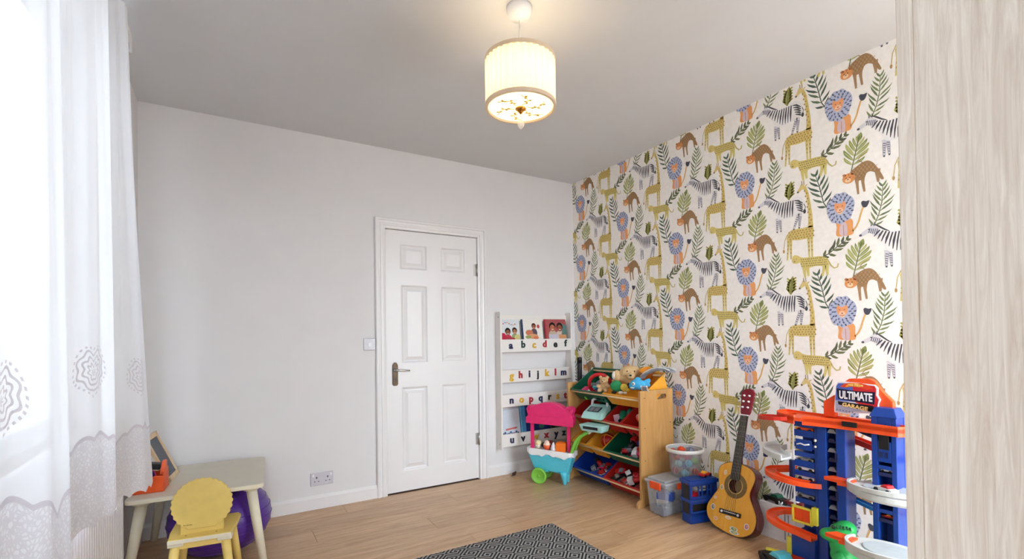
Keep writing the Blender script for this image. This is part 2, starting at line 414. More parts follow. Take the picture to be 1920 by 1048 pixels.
# small yellow-green leaf
for sh, c, wd in ((0, (166, 160, 66), 0.05), (1, (150, 150, 66), 0.02)):
    P.poly([(-0.268, 0.108), (-0.268-wd*.55, 0.145), (-0.262-wd*.42, 0.185), (-0.254, 0.218 if not sh else 0.205), (-0.262+wd*.42, 0.18), (-0.268+wd*.5, 0.14)], c, sh)
for i in range(5):
    for sd in (-1, 1):
        y = 0.125+i*0.016
        P.line([(-0.266, y), (-0.262+sd*0.026, y+0.018)], 0.009, (170, 162, 70), 0)
P.line([(-0.27, 0.09), (-0.266, 0.14), (-0.258, 0.19)], 0.004, (110, 112, 50), 2)
# monstera leaf
sx = lambda tt: (0.061+0.033*tt, -0.337+0.141*tt)
for i in range(6):
    tt = 0.0+i*0.15; x, y = sx(tt); lw = (0.06, 0.078, 0.08, 0.07, 0.052, 0.034)[i]
    for sd in (-1, 1):
        th = math.atan2(0.141, 0.033)+sd*(-0.98+0.11*i)*1.0; dx, dy = lw*math.cos(th), lw*math.sin(th)
        bx, by = -dy*.105, dx*.105
        c = ((152, 160, 76), (130, 144, 66), (178, 180, 104))[(i+(sd > 0)) % 3]
        P.poly(smooth_loop([(x, y), (x+dx*.35+bx, y+dy*.35+by), (x+dx*.8+bx*1.1, y+dy*.8+by*1.1), (x+dx, y+dy+.008), (x+dx*.8-bx*.9, y+dy*.8-by*.9), (x+dx*.35-bx*.8, y+dy*.35-by*.8)], 2), c, 2)
        P.line([(x, y), (x+dx*.85, y+dy*.85)], 0.0035, (196, 198, 136), 3)
P.poly(smooth_loop([sx(.82), (sx(.95)[0]-.014, sx(.95)[1]), (sx(1.12)[0]+.004, sx(1.12)[1]), (sx(.95)[0]+.014, sx(.95)[1]-.004)], 2), (132, 146, 64), 2)
P.line([sx(-0.3), sx(0.5), sx(1.0)], 0.005, (92, 106, 50), 4)
# lion: mane, face, seated body, tail
P.poly(smooth_loop([(-0.019, -0.06), (0.05, -0.066), (0.057, -0.115), (0.056, -0.147), (0.015, -0.150), (-0.022, -0.142), (-0.02, -0.10)], 3), (238, 160, 86), 4)
P.poly(smooth_loop([(0.0, -0.085), (0.026, -0.083), (0.03, -0.146), (0.006, -0.148), (-0.008, -0.13)], 3), (214, 190, 196), 5)
P.line([(0.012, -0.09), (0.013, -0.147)], 0.003, (190, 130, 110), 6)
P.line([(0.055, -0.132), (0.072, -0.112), (0.084, -0.086), (0.092, -0.055), (0.102, -0.025), (0.115, -0.006)], 0.008, (224, 170, 88), 4)
P.poly(smooth_loop([(0.103, -0.018), (0.096, 0.006), (0.104, 0.014), (0.118, 0.008), (0.132, 0.010), (0.128, -0.008), (0.118, -0.022)], 2), (38, 42, 70), 5)
n = 44
P.poly([((0.066+0.003*math.sin(k*7))*math.cos(2*PI*k/n)-0.001, (0.082+0.004*math.sin(k*5))*math.sin(2*PI*k/n)) for k in range(n)], (178, 186, 214), 6)
for ring, (rx, ry, cnt) in enumerate(((0.059, 0.073, 19), (0.047, 0.058, 15), (0.036, 0.044, 12))):
    for k in range(cnt):
        a = 2*PI*(k+0.5*(ring % 2))/cnt; x, y = rx*math.cos(a)-0.001, ry*math.sin(a)
        P.ell(x, y, 0.0074, 0.0042, (88, 96, 134) if (k+ring) % 3 else (56, 62, 96), 7, 6, a+0.3)
P.poly(smooth_loop([(-0.03, 0.014), (-0.024, 0.034), (-0.012, 0.026), (0.006, 0.026), (0.018, 0.034), (0.025, 0.014), (0.016, -0.016), (-0.003, -0.032), (-0.02, -0.016)], 3), (240, 158, 96), 8)
P.poly(smooth_loop([(-0.018, -0.008), (-0.003, 0.004), (0.013, -0.008), (0.009, -0.026), (-0.003, -0.032), (-0.014, -0.024)], 2), (246, 200, 160), 9)
for x in (-0.014, 0.009): P.ell(x, 0.010, 0.0035, 0.0022, (90, 60, 50), 9, 6)
P.poly([(-0.009, -0.006), (0.004, -0.006), (-0.0025, -0.014)], (196, 76, 60), 10)
P.line([(-0.014, -0.018), (-0.003, -0.022), (0.009, -0.017)], 0.003, (150, 70, 60), 10)
# zebra
zb = (240, 238, 236); st = (42, 44, 60)
def zpoly(pts, lay=3, c=zb): P.poly(smooth_loop(pts, 3), c, lay)
zpoly([(-0.385, 0.135), (-0.36, 0.132), (-0.33, 0.112), (-0.28, 0.108), (-0.235, 0.120), (-0.205, 0.112), (-0.182, 0.078), (-0.19, 0.028), (-0.215, 0.02), (-0.27, 0.004), (-0.33, 0.012), (-0.352, 0.05), (-0.375, 0.085), (-0.392, 0.10)])
zpoly([(-0.366, 0.128), (-0.39, 0.150), (-0.404, 0.152), (-0.424, 0.136), (-0.448, 0.122), (-0.453, 0.112), (-0.444, 0.105), (-0.422, 0.114), (-0.404, 0.116), (-0.388, 0.098), (-0.37, 0.1)], 4, (220, 218, 224))
P.ell(-0.412, 0.136, 0.004, 0.003, (50, 50, 64), 6, 6)
P.poly([(-0.404, 0.15), (-0.403, 0.168), (-0.396, 0.151)], (120, 120, 136), 5)
P.ell(-0.449, 0.112, 0.007, 0.006, (70, 66, 84), 5, 8)
P.poly([(-0.392, 0.152), (-0.388, 0.172), (-0.379, 0.15)], (96, 96, 112), 5)
for x0, x1, yb in ((-0.338, -0.34, -0.062), (-0.322, -0.318, -0.06), (-0.222, -0.244, -0.064), (-0.208, -0.214, -0.06)):
    P.line([(x0, 0.02), (x0, -0.01), (x1, yb)], [0.022, 0.013, 0.009], (214, 212, 218), 2)
    for k in range(5): P.line([(x0+(x1-x0)*k/5-0.006+k*.0005, 0.002-k*0.011), (x0+(x1-x0)*k/5+0.006-k*.0005, -0.002-k*0.011)], 0.004, (84, 86, 106), 3)
    for q_ in (-1, 1): P.line([(x0+q_*.008, 0.0), (x1+q_*.0042, yb)], 0.0016, (130, 130, 146), 3)
    P.line([(x1-0.003, yb), (x1+0.004, yb-0.001)], 0.008, (60, 62, 80), 4)
P.line([(-0.386, 0.156), (-0.368, 0.143), (-0.345, 0.124), (-0.325, 0.112)], [0.004, 0.008, 0.007, 0.003], (44, 44, 60), 6)
for i in range(14):
    tt = i/13; x = -0.372+tt*0.172
    topy = 0.13-0.05*min(1, tt*3.2)*0.4; lean = -0.03+0.05*tt
    boty = 0.088-0.084*min(1, tt*2.3)
    if tt < 0.75:
        P.line([(x+0.008, topy-0.006), (x+0.002+lean*.3, (topy+boty)/2), (x+lean*.6, boty+0.008)], [0.006, 0.0105 if i % 2 else 0.0075, 0.003], st, 5)
for k in range(5):
    P.line([(-0.238+k*0.004, 0.10-k*0.014), (-0.216+k*0.004, 0.094-k*0.015), (-0.192, 0.074-k*0.012)], [0.004, 0.0095, 0.005], st, 6)
for k in range(5):
    P.line([(-0.374-k*0.008, 0.132+k*0.002), (-0.381-k*0.008, 0.106+k*0.003)], 0.004, (74, 76, 96), 5)
P.line([(-0.186, 0.07), (-0.178, 0.05), (-0.182, 0.035)], 0.004, (80, 80, 96), 5); P.ell(-0.183, 0.026, 0.008, 0.013, (34, 36, 56), 6, 8)
# giraffe
gy = (214, 190, 104); gs = (168, 130, 54)
P.line([(-0.197, 0.168), (-0.18, 0.158), (-0.166, 0.12), (-0.158, 0.06), (-0.152, 0.0), (-0.152, -0.07)], [0.018, 0.018, 0.015, 0.017, 0.021, 0.028], gy, 4)
zpoly([(-0.2, 0.182), (-0.185, 0.176), (-0.178, 0.162), (-0.196, 0.15), (-0.215, 0.139), (-0.22, 0.147), (-0.208, 0.165)], 5, (222, 198, 120))
P.ell(-0.217, 0.142, 0.006, 0.005, (84, 74, 60), 6, 8)
for x in (-0.194, -0.183): P.line([(x, 0.176), (x-0.001, 0.2)], 0.004, (150, 120, 60), 5)
P.poly([(-0.178, 0.172), (-0.16, 0.178), (-0.174, 0.162)], gy, 5)
zpoly([(-0.142, -0.062), (-0.185, -0.066), (-0.235, -0.064), (-0.266, -0.07), (-0.282, -0.095), (-0.278, -0.122), (-0.25, -0.125), (-0.21, -0.13), (-0.16, -0.126), (-0.138, -0.11)], 4, gy)
for x0, x1, yb in ((-0.276, -0.284, -0.236), (-0.262, -0.262, -0.232), (-0.164, -0.162, -0.246), (-0.148, -0.146, -0.243)):
    P.line([(x0, -0.105), (x0, -0.15), (x1, yb)], [0.02, 0.013, 0.008], (214, 196, 116), 3)
    for k in range(4): P.ell(x0+(x1-x0)*k/4, -0.13-k*0.022, 0.0035, 0.005, gs, 5, 6)
P.line([(-0.28, -0.085), (-0.296, -0.12), (-0.302, -0.17)], 0.004, (196, 170, 90), 4); P.ell(-0.303, -0.182, 0.006, 0.011, (180, 140, 70), 5, 8)
for i in range(9):
    for j in range(4):
        x = -0.27+i*0.0155+(j % 2)*0.007; y = -0.078-j*0.0135
        P.ell(x+rnd.uniform(-.002, .002), y+rnd.uniform(-.002, .002), 0.0052, 0.0042, gs, 5, 6, rnd.uniform(0, 3))
for k in range(14):
    tt = k/13; P.ell(-0.176+0.026*tt+(0.005 if k % 2 else -0.004), 0.14-tt*0.2, 0.0042, 0.0052, gs, 5, 6)
# leopard
ly = (214, 194, 104)
zpoly([(-0.225, -0.222), (-0.2, -0.232), (-0.15, -0.236), (-0.105, -0.238), (-0.072, -0.252), (-0.062, -0.285), (-0.085, -0.294), (-0.13, -0.288), (-0.17, -0.296), (-0.2, -0.29), (-0.212, -0.262)], 5, ly)
zpoly([(-0.258, -0.238), (-0.25, -0.216), (-0.232, -0.214), (-0.212, -0.228), (-0.212, -0.255), (-0.235, -0.262), (-0.252, -0.256)], 6, (220, 198, 112))
for x0, x1, yb in ((-0.19, -0.186, -0.346), (-0.172, -0.168, -0.34), (-0.086, -0.096, -0.348), (-0.072, -0.07, -0.346)):
    P.line([(x0, -0.275), (x0, -0.305), (x1, yb)], [0.028, 0.017, 0.01], (216, 200, 112), 4)
P.line([(-0.068, -0.262), (-0.052, -0.295), (-0.036, -0.312), (-0.02, -0.308), (-0.016, -0.29)], 0.007, (196, 180, 100), 4)
for i in range(13):
    for j in range(4):
        x = -0.205+i*0.0108+(j % 2)*0.005; y = -0.243-j*0.0125
        P.ell(x+rnd.uniform(-.002, .002), y-0.006*(i/13), 0.0038, 0.0030, (118, 102, 46), 7, 5)
for x, y in ((-0.245, -0.236), (-0.232, -0.235)): P.ell(x, y, 0.002, 0.002, (70, 60, 40), 7, 5)
P.ell(-0.243, -0.249, 0.005, 0.003, (110, 80, 60), 7, 6)
# brown spotted cat with orange head
bb = (156, 116, 68)
zpoly([(0.048, -0.372), (0.075, -0.352), (0.1, -0.338), (0.128, -0.334), (0.152, -0.352), (0.172, -0.385), (0.19, -0.425), (0.196, -0.446), (0.184, -0.444), (0.165, -0.41), (0.14, -0.392), (0.122, -0.398), (0.112, -0.42), (0.085, -0.425), (0.066, -0.41)], 5, bb)
for x0, x1, yb in ((0.078, 0.084, -0.494), (0.104, 0.112, -0.488), (0.17, 0.172, -0.455)):
    P.line([(x0, -0.39), (x0+0.002, -0.44), (x1, yb)], [0.026, 0.013, 0.009], (164, 124, 80), 4)
P.line([(0.11, -0.34), (0.085, -0.32), (0.1, -0.3), (0.128, -0.29)], 0.004, (150, 120, 60), 6)
for i in range(13):
    for j in range(5):
        x = 0.066+i*0.0085; y = -0.352-j*0.0125-0.02*max(0, (i-7)/6)
        if not (i > 6 and j > 2): P.ell(x, y, 0.0024, 0.0022, (206, 166, 108) if (i+j) % 2 else (104, 74, 40), 6, 5)
P.ell(0.042, -0.4, 0.03, 0.027, (226, 146, 74), 6, 14); P.ell(0.038, -0.41, 0.014, 0.011, (246, 206, 160), 7, 10)
for x in (0.02, 0.06): P.ell(x, -0.379, 0.008, 0.007, (206, 120, 62), 6, 8)
for x in (0.03, 0.047): P.ell(x, -0.396, 0.003, 0.003, (60, 40, 30), 8, 6)
P.ell(0.038, -0.405, 0.005, 0.003, (120, 60, 50), 8, 6)
for x in (0.028, 0.042, 0.056): P.line([(x, -0.376), (x, -0.386)], 0.003, (120, 80, 40), 7)

Y0, Z0, W_, PER = 1.2716, 2.3701, 0.5392, 0.5467
tiles = []
for k in range(-6, 5):
    for j in range(-2, 7): tiles.append((k*W_, -(k % 2)*PER/2-j*PER))
mb = MB(); cols = []
mb.box(R, R+t, NR-t, D+t, 0, H)
cols += [srgb(*M_paper)]*6
def wallfn(a, b, g): return (R-g, Y0-a, Z0+b)
pc = srgb(*M_paper)
P.p = [(q_, tuple(c_[k]*.93+pc[k]*.07 for k in range(3))+(1,), l_) for q_, c_, l_ in P.p]   # soft watercolour inks
P.mesh_onto(mb, cols, wallfn, 0.00012, tiles, clip=(Y0-D, Y0-NR, 0.1-Z0, H-Z0))
me = bpy.data.meshes.new('wall_right'); me.from_pydata(mb.v, [], mb.f); me.materials.append(print_mat('wallpaper_ink', 0.75)); ink(me, cols)
struct_o = bpy.data.objects.new('wall_right', me); COL.objects.link(struct_o); struct(struct_o)

# skirting
AW = 0.076
def skirt(name, path_boxes):
    m = MB()
    for (x0, x1, y0_, y1_) in path_boxes:
        m.box(x0, x1, y0_, y1_, 0, 0.075)
        if abs(x1-x0) > abs(y1_-y0_):
            m.hexa([(x0, y0_, .075), (x1, y0_, .075), (x1, y1_, .075), (x0, y1_, .075)], [(x0, y0_+0.010, .094), (x1, y0_+0.010, .094), (x1, y1_, .094), (x0, y1_, .094)])
        else: m.box(x0+0.004, x1-0.004 if x1 < R-.01 else x1, y0_, y1_, .075, .094)
    return struct(m.build(name, M_gloss))
skirt('baseboard_back', [(L, DX0-AW, D-0.016, D), (DX1+AW, R, D-0.016, D)])
skirt('baseboard_left', [(L, L+0.016, NR, D-0.016)])
skirt('baseboard_right', [(R-0.016, R, NR, D-0.016)])

# door architrave + lining, swept moulding with mitred corners
prof = [(0.0, 0.0), (0.0, 0.012), (0.016, 0.015), (0.018, 0.019), (0.036, 0.019), (0.040, 0.014), (0.052, 0.016), (0.056, 0.024), (0.070, 0.024), (AW, 0.018), (AW, 0.0)]
def sect(ax, az): return [(ax(o), D-th, az(o)) for o, th in prof]
am = MB()
am.sweep([[(DX0-o, D-th, 0.0) for o, th in prof], [(DX0-o, D-th, DT+o) for o, th in prof], [(DX1+o, D-th, DT+o) for o, th in prof], [(DX1+o, D-th, 0.0) for o, th in prof]])
am.box(DX0-0.001, DX0+0.0015, D, D+0.09, 0, DT); am.box(DX1-0.0015, DX1+0.001, D, D+0.09, 0, DT); am.box(DX0, DX1, D, D+0.09, DT-0.0015, DT+0.001)
struct(am.build('trim_1', M_gloss))
# door leaf
yf = D+0.006
lx0, lx1, lz0, lz1 = DX0+0.0055, DX1-0.004, 0.009, DT-0.006
PAN = [(1.132, 1.354, 1.688, 1.886), (1.464, 1.684, 1.688, 1.886), (1.138, 1.354, 0.972, 1.574), (1.464, 1.684, 0.972, 1.574), (1.136, 1.350, 0.158, 0.796), (1.464, 1.680, 0.158, 0.796)]
dm = MB(); dm.box(lx0, lx1, yf+0.014, yf+0.04, lz0, lz1)
cuts = [lz0, 0.158, 0.796, 0.972, 1.574, 1.688, 1.886, lz1]
for a, b in ((0, 1), (2, 3), (4, 5), (6, 7)): dm.box(lx0, lx1, yf, yf+0.014, cuts[a], cuts[b])
for pa, pb, z0_, z1_ in ((PAN[4], PAN[5], .158, .796), (PAN[2], PAN[3], .972, 1.574), (PAN[0], PAN[1], 1.688, 1.886)):
    for a, b in ((lx0, pa[0]), (pa[1], pb[0]), (pb[1], lx1)): dm.box(a, b, yf, yf+0.014, z0_, z1_)
door = struct(dm.build('door_1', M_gloss))
for x0, x1, z0_, z1_ in PAN:
    m = MB(); rings = []
    for ins, dp in ((0, 0), (0.006, 0.001), (0.016, 0.010), (0.022, 0.0115), (0.030, 0.010), (0.052, 0.0015)):
        rings.append([(x0+ins, yf+dp, z0_+ins), (x1-ins, yf+dp, z0_+ins), (x1-ins, yf+dp, z1_-ins), (x0+ins, yf+dp, z1_-ins)])
    vs = [p for r in rings for p in r]
    fs = [(k*4+i, k*4+(i+1) % 4, k*4+4+(i+1) % 4, k*4+4+i) for k in range(5) for i in range(4)]+[(20, 21, 22, 23)]
    m.add(vs, fs); m.build('panel', M_gloss, door)
hp = MB(); hp.prism([(x*0.021+1.088, 0.895+y) for x, y in [(-1, -0.075), (-0.6, -0.086), (0.6, -0.086), (1, -0.075), (1, 0.068), (0.7, 0.08), (0.35, 0.089), (-0.35, 0.089), (-0.7, 0.08), (-1, 0.068)]], -0.008, 0,
                    Matrix(((1, 0, 0, 0), (0, 0, 1, yf), (0, 1, 0, 0), (0, 0, 0, 1))))
plate = hp.build('handle_plate', M_brass, door, bevel=0.002)
MB().box(1.08, 1.096, yf-0.0085, yf-0.0075, 0.85, 0.868).build('keyhole_cover', M_dark, plate)
lv = MB(); lv.lathe([(0.014, 0), (0.014, 0.006), (0.009, 0.01), (0.009, 0.04)], 14, T(1.088, yf-0.008, 0.926) @ RX(PI/2))
lv.tube([(1.080, yf-0.046, 0.926), (1.11, yf-0.048, 0.926), (1.15, yf-0.046, 0.924), (1.19, yf-0.042, 0.921)], [0.009, 0.0075, 0.007, 0.006], 10)
lv.build('lever_handle', M_steel, door)
for z in (1.72, 0.33):
    m = MB(); m.tube([(DX1-0.003, D-0.003, z-0.05), (DX1-0.003, D-0.003, z+0.05)], 0.007, 10); m.box(DX1-0.03, DX1-0.004, yf-0.0015, yf, z-0.048, z+0.048)
    m.build('hinge', M_steel, door)

# ------------------------------------------------------------------ window, sill, radiator, curtain
wm = MB(); wx0, wx1 = L-0.12, L-0.06
y0, y1, z0, z1 = WIN['y0'], WIN['y1'], WIN['z0'], WIN['z1']
fr = 0.06
wm.box(wx0, wx1, y0, y1, z0, z0+fr); wm.box(wx0, wx1, y0, y1, z1-fr, z1); wm.box(wx0, wx1, y0, y0+fr, z0, z1); wm.box(wx0, wx1, y1-fr, y1, z0, z1)
ym = (y0+y1)/2; wm.box(wx0, wx1, ym-0.03, ym+0.03, z0, z1)
win = struct(wm.build('window_1', M_white_plastic, bevel=0.004))
M_glass = clear_mat('window_glass', (235, 245, 245), 0.06, 0.02)
for a, b in ((y0+fr, ym-0.03), (ym+0.03, y1-fr)): MB().box(L-0.093, L-0.087, a, b, z0+fr, z1-fr).build('pane', M_glass, win)
struct(MB().box(L-0.06, L+0.012, y0, y1, z0-0.03, z0).build('trim_2', M_gloss, bevel=0.004))
for wn_, W2 in (('added_window_2', ADDED_WIN2), ('added_window_3', ADDED_WIN3)):  # both near-wall windows are invented, out of view, for extra daylight
    wm = MB(); x0, x1, z0, z1 = W2['x0'], W2['x1'], W2['z0'], W2['z1']; ya, yb = NR-0.12, NR-0.06; fr = 0.05
    wm.box(x0, x1, ya, yb, z0, z0+fr); wm.box(x0, x1, ya, yb, z1-fr, z1); wm.box(x0, x0+fr, ya, yb, z0, z1); wm.box(x1-fr, x1, ya, yb, z0, z1)
    added_win = struct(wm.build(wn_, M_white_plastic, bevel=0.004)); MB().box(x0+fr, x1-fr, NR-0.093, NR-0.087, z0+fr, z1-fr).build('pane', M_glass, added_win)

rad = thing('radiator', 'white ribbed panel radiator on the window wall below the lace curtain', 'radiator', (L+0.045, 1.8, 0))
ry0, ry1, rz0, rz1 = 0.7, 2.66, 0.12, 0.68
def ribbed(xb, xf, sgn):
    n = int((ry1-ry0)/0.0335); m = MB(); pr_ = []
    for i in range(n):
        b = ry0+(ry1-ry0)*i/n; s_ = (ry1-ry0)/n
        pr_ += [(xb, b), (xb, b+s_*.3), (xf, b+s_*.42), (xf, b+s_*.88)]
    pr_ += [(xb, ry1)]
    back = [(xb-0.008*sgn, ry1), (xb-0.008*sgn, ry0)]
    m.prism(pr_+back, rz0+0.03, rz1-0.03); m.box(min(xb, xf), max(xb, xf), ry0, ry1, rz0, rz0+0.03); m.box(min(xb, xf), max(xb, xf), ry0, ry1, rz1-0.03, rz1)
    return m
ribbed(L+0.040, L+0.054, 1).build('front_panel', M_white_plastic, rad, world=True)
MB().box(L+0.02, L+0.026, ry0, ry1, rz0, rz1).build('back_panel', M_white_plastic, rad, world=True)
m = MB(); m.box(L+0.022, L+0.055, ry1, ry1+0.004, rz0, rz1); m.build('end_cover', M_white_plastic, rad, world=True)
m = MB(); m.box(L+0.022, L+0.055, ry0-0.004, ry0, rz0, rz1); m.build('end_cover', M_white_plastic, rad, world=True)
m = MB()
for k in range(40): m.box(L+0.022, L+0.054, ry0+0.02+k*0.0485, ry0+0.045+k*0.0485, rz1, rz1+0.004)
m.box(L+0.022, L+0.054, ry0, ry1, rz1-0.002, rz1); m.build('top_grille', M_white_plastic, rad, world=True)
for y in (ry0+0.15, ry1-0.15):
    m = MB(); m.box(L+0.001, L+0.03, y-0.02, y+0.02, 0.3, 0.34); m.build('wall_bracket', M_steel, rad, world=True)
m = MB(); m.tube([(L+0.04, ry1-0.03, 0), (L+0.04, ry1-0.03, 0.125)], 0.008, 10); m.build('supply_pipe', M_white_plastic, rad, world=True)

def curtain_mat():
    m = bpy.data.materials.new('net_curtain'); m.use_nodes = True; n = m.node_tree; n.nodes.clear(); N = n.nodes.new; Lk = n.links.new
    out = N('ShaderNodeOutputMaterial'); uv = N('ShaderNodeUVMap'); uv.uv_map = 'cloth'; sep = N('ShaderNodeSeparateXYZ'); Lk(uv.outputs[0], sep.inputs[0])
    def math_(op, a, b=None, c=None):
        q = N('ShaderNodeMath'); q.operation = op
        for i, x in enumerate((a, b, c)):
            if x is None: continue
            if isinstance(x, (int, float)): q.inputs[i].default_value = x
            else: Lk(x, q.inputs[i])
        return q.outputs[0]
    u, v = sep.outputs[0], sep.outputs[1]
    # medallions: u repeats every 0.30, centred on v = 0.47 (height above hem)
    uu = math_('SUBTRACT', math_('FRACT', math_('DIVIDE', u, 0.30)), 0.5)
    uu = math_('MULTIPLY', uu, 0.30)
    vv = math_('SUBTRACT', v, 0.44)
    ang = math_('ARCTAN2', vv, uu)
    rr = math_('SQRT', math_('ADD', math_('MULTIPLY', uu, uu), math_('MULTIPLY', vv, vv)))
    petal = math_('MULTIPLY', math_('COSINE', math_('MULTIPLY', ang, 8)), 0.004)
    rp_ = math_('ADD', rr, petal)
    rings = math_('GREATER_THAN', math_('SINE', math_('MULTIPLY', rp_, 380)), 0.35)
    inside = math_('LESS_THAN', rr, 0.062)
    dots = math_('MULTIPLY', math_('GREATER_THAN', math_('SINE', math_('MULTIPLY', ang, 26)), 0.2), math_('MULTIPLY', math_('GREATER_THAN', rr, 0.064), math_('LESS_THAN', rr, 0.070)))
    med = math_('MAXIMUM', math_('MULTIPLY', rings, inside), dots)
    # lace border near the hem
    vo = N('ShaderNodeTexVoronoi'); vo.feature = 'DISTANCE_TO_EDGE'; vo.inputs['Scale'].default_value = 100; Lk(uv.outputs[0], vo.inputs['Vector'])
    web = math_('LESS_THAN', vo.outputs['Distance'], 0.16)
    arch = math_('ADD', 0.20, math_('MULTIPLY', math_('ABSOLUTE', math_('SINE', math_('MULTIPLY', u, PI/0.30))), 0.05))
    bmask = math_('LESS_THAN', v, arch)
    edge = math_('LESS_THAN', math_('ABSOLUTE', math_('SUBTRACT', v, arch)), 0.006)
    bor = math_('MAXIMUM', math_('MULTIPLY', math_('MULTIPLY', web, bmask), 0.55), edge)
    lace = math_('MINIMUM', math_('MAXIMUM', med, bor), 1)
    nz = N('ShaderNodeTexNoise'); nz.inputs['Scale'].default_value = 900; Lk(uv.outputs[0], nz.inputs['Vector'])
    col = N('ShaderNodeMixRGB'); Lk(lace, col.inputs[0]); col.inputs[1].default_value = srgb(236, 241, 248); col.inputs[2].default_value = srgb(218, 218, 230)
    df = N('ShaderNodeBsdfDiffuse'); tl = N('ShaderNodeBsdfTranslucent'); tr = N('ShaderNodeBsdfTransparent')
    Lk(col.outputs[0], df.inputs[0]); Lk(col.outputs[0], tl.inputs[0])
    m1 = N('ShaderNodeMixShader'); Lk(math_('SUBTRACT', 0.035, math_('MULTIPLY', lace, 0.015)), m1.inputs[0]); Lk(df.outputs[0], m1.inputs[1]); Lk(tl.outputs[0], m1.inputs[2])
    m2 = N('ShaderNodeMixShader'); Lk(math_('ADD', math_('MULTIPLY', nz.outputs['Fac'], 0.02), math_('SUBTRACT', 0.012, math_('MULTIPLY', lace, 0.012))), m2.inputs[0]); Lk(m1.outputs[0], m2.inputs[1]); Lk(tr.outputs[0], m2.inputs[2])
    Lk(m2.outputs[0], out.inputs[0])
    return m
def curtain():
    ya, yb = -0.1, 2.70; nu, nz_ = 620, 70; ztop = 2.46
    vs = []; uvs = []; s = 0; prev = None; arc = []
    for i in range(nu+1):
        y = ya+(yb-ya)*i/nu
        x = 0.03*math.sin(2*PI*(y-1.235)/0.52)
        if prev is not None: s += math.hypot(y-prev[0], x-prev[1])
        prev = (y, x); arc.append(s)
    for j in range(nz_+1):
        tz = j/nz_
        for i in range(nu+1):
            q = i/nu; y = ya+(yb-ya)*q
            hem = 0.622+0.016*abs(math.sin(PI*arc[i]/0.075))+0.02*math.sin(2*PI*arc[i]/0.9)
            z = hem+(ztop-hem)*tz; low = 1-tz
            A = 0.022+0.014*low
            x = A*math.sin(2*PI*(y-1.235-0.02*low)/0.52)+0.006*math.sin(2*PI*y/0.118+1.3*low)*(0.6+0.6*tz)+0.003*math.sin(2*PI*y/0.05)*tz
            flare = max(0, (y-2.1)/0.6)
            x += -0.345+0.012*low+0.05*flare*low**1.2-0.012*flare*tz 
            yy_ = y+0.06*flare*low**2 - 0.14*flare*tz
            vs.append((x, yy_, z-0.085*flare*low**2)); uvs.append((arc[i], (ztop-hem)*tz))
    fs = []; w_ = nu+1
    for j in range(nz_):
        for i in range(nu): fs.append((j*w_+i, j*w_+i+1, (j+1)*w_+i+1, (j+1)*w_+i))
    me = bpy.data.meshes.new('lace_curtain'); me.from_pydata(vs, [], fs); me.materials.append(curtain_mat())
    uvl = me.uv_layers.new(name='cloth'); idx = [0]*len(me.loops); me.loops.foreach_get('vertex_index', idx)
    uvl.data.foreach_set('uv', [c for k in idx for c in uvs[k]]); me.polygons.foreach_set('use_smooth', [True]*len(fs))
    o = bpy.data.objects.new('lace_curtain', me); COL.objects.link(o)
    tag(o, 'long white lace net curtain hanging in folds across the window on the left', 'curtain')
curtain()
tr_ = thing('curtain_track', 'white curtain track high on the window wall above the lace curtain', 'curtain rail', (-0.352, 1.2, 2.468))
MB().box(-0.362, -0.342, -0.15, 2.60, 2.462, 2.484).build('rail', M_white_plastic, tr_, bevel=0.002, world=True)
for y in (0.1, 1.3, 2.4): MB().box(L, -0.345, y-0.012, y+0.012, 2.484, 2.492).build('bracket', M_white_plastic, tr_, world=True)
m = MB(); m.tube([(-0.352, 2.60, 2.473), (-0.352, 2.625, 2.47), (-0.352, 2.635, 2.455), (-0.352, 2.628, 2.435), (-0.352, 2.612, 2.432)], 0.006, 8); m.build('end_hook', M_white_plastic, tr_, world=True)

# ------------------------------------------------------------------ wardrobe at the right edge
wd = thing('wardrobe', 'tall whitewashed oak wardrobe whose side panel fills the right edge', 'wardrobe', (0.9, 0.0, 0))
MB().box(0.90, 0.918, NR+0.03, 0.3046, 0.0, 2.05).build('side_panel', M_ward, wd, bevel=0.0008, world=True)
MB().box(1.782, 1.80, NR+0.03, 0.3046, 0.0, 2.05).build('side_panel', M_ward, wd, bevel=0.0008, world=True)
MB().box(0.918, 1.782, NR+0.03, 0.3046, 2.03, 2.05).build('top_panel', M_ward, wd, world=True)
MB().box(0.918, 1.782, NR+0.03, 0.3046, 0.06, 0.078).build('base_panel', M_ward, wd, world=True)
MB().box(0.918, 1.782, NR+0.03, NR+0.036, 0.078, 2.03).build('back_panel', M_ward, wd, world=True)
MB().box(0.918, 1.782, 0.285, 0.30, 0.0, 0.06).build('plinth', M_ward, wd, world=True)
for a, b, hx in ((0.8995, 1.349, 1.315), (1.351, 1.8005, 1.385)):
    d_ = MB().box(a, b, 0.305, 0.327, 0.065, 2.052).build('door', M_ward, wd, bevel=0.0025, world=True)
    m = MB(); m.tube([(hx, 0.327, 0.98), (hx, 0.352, 0.985), (hx, 0.355, 1.06), (hx, 0.352, 1.135), (hx, 0.327, 1.14)], 0.006, 8); m.build('handle', M_steel, d_, world=True)

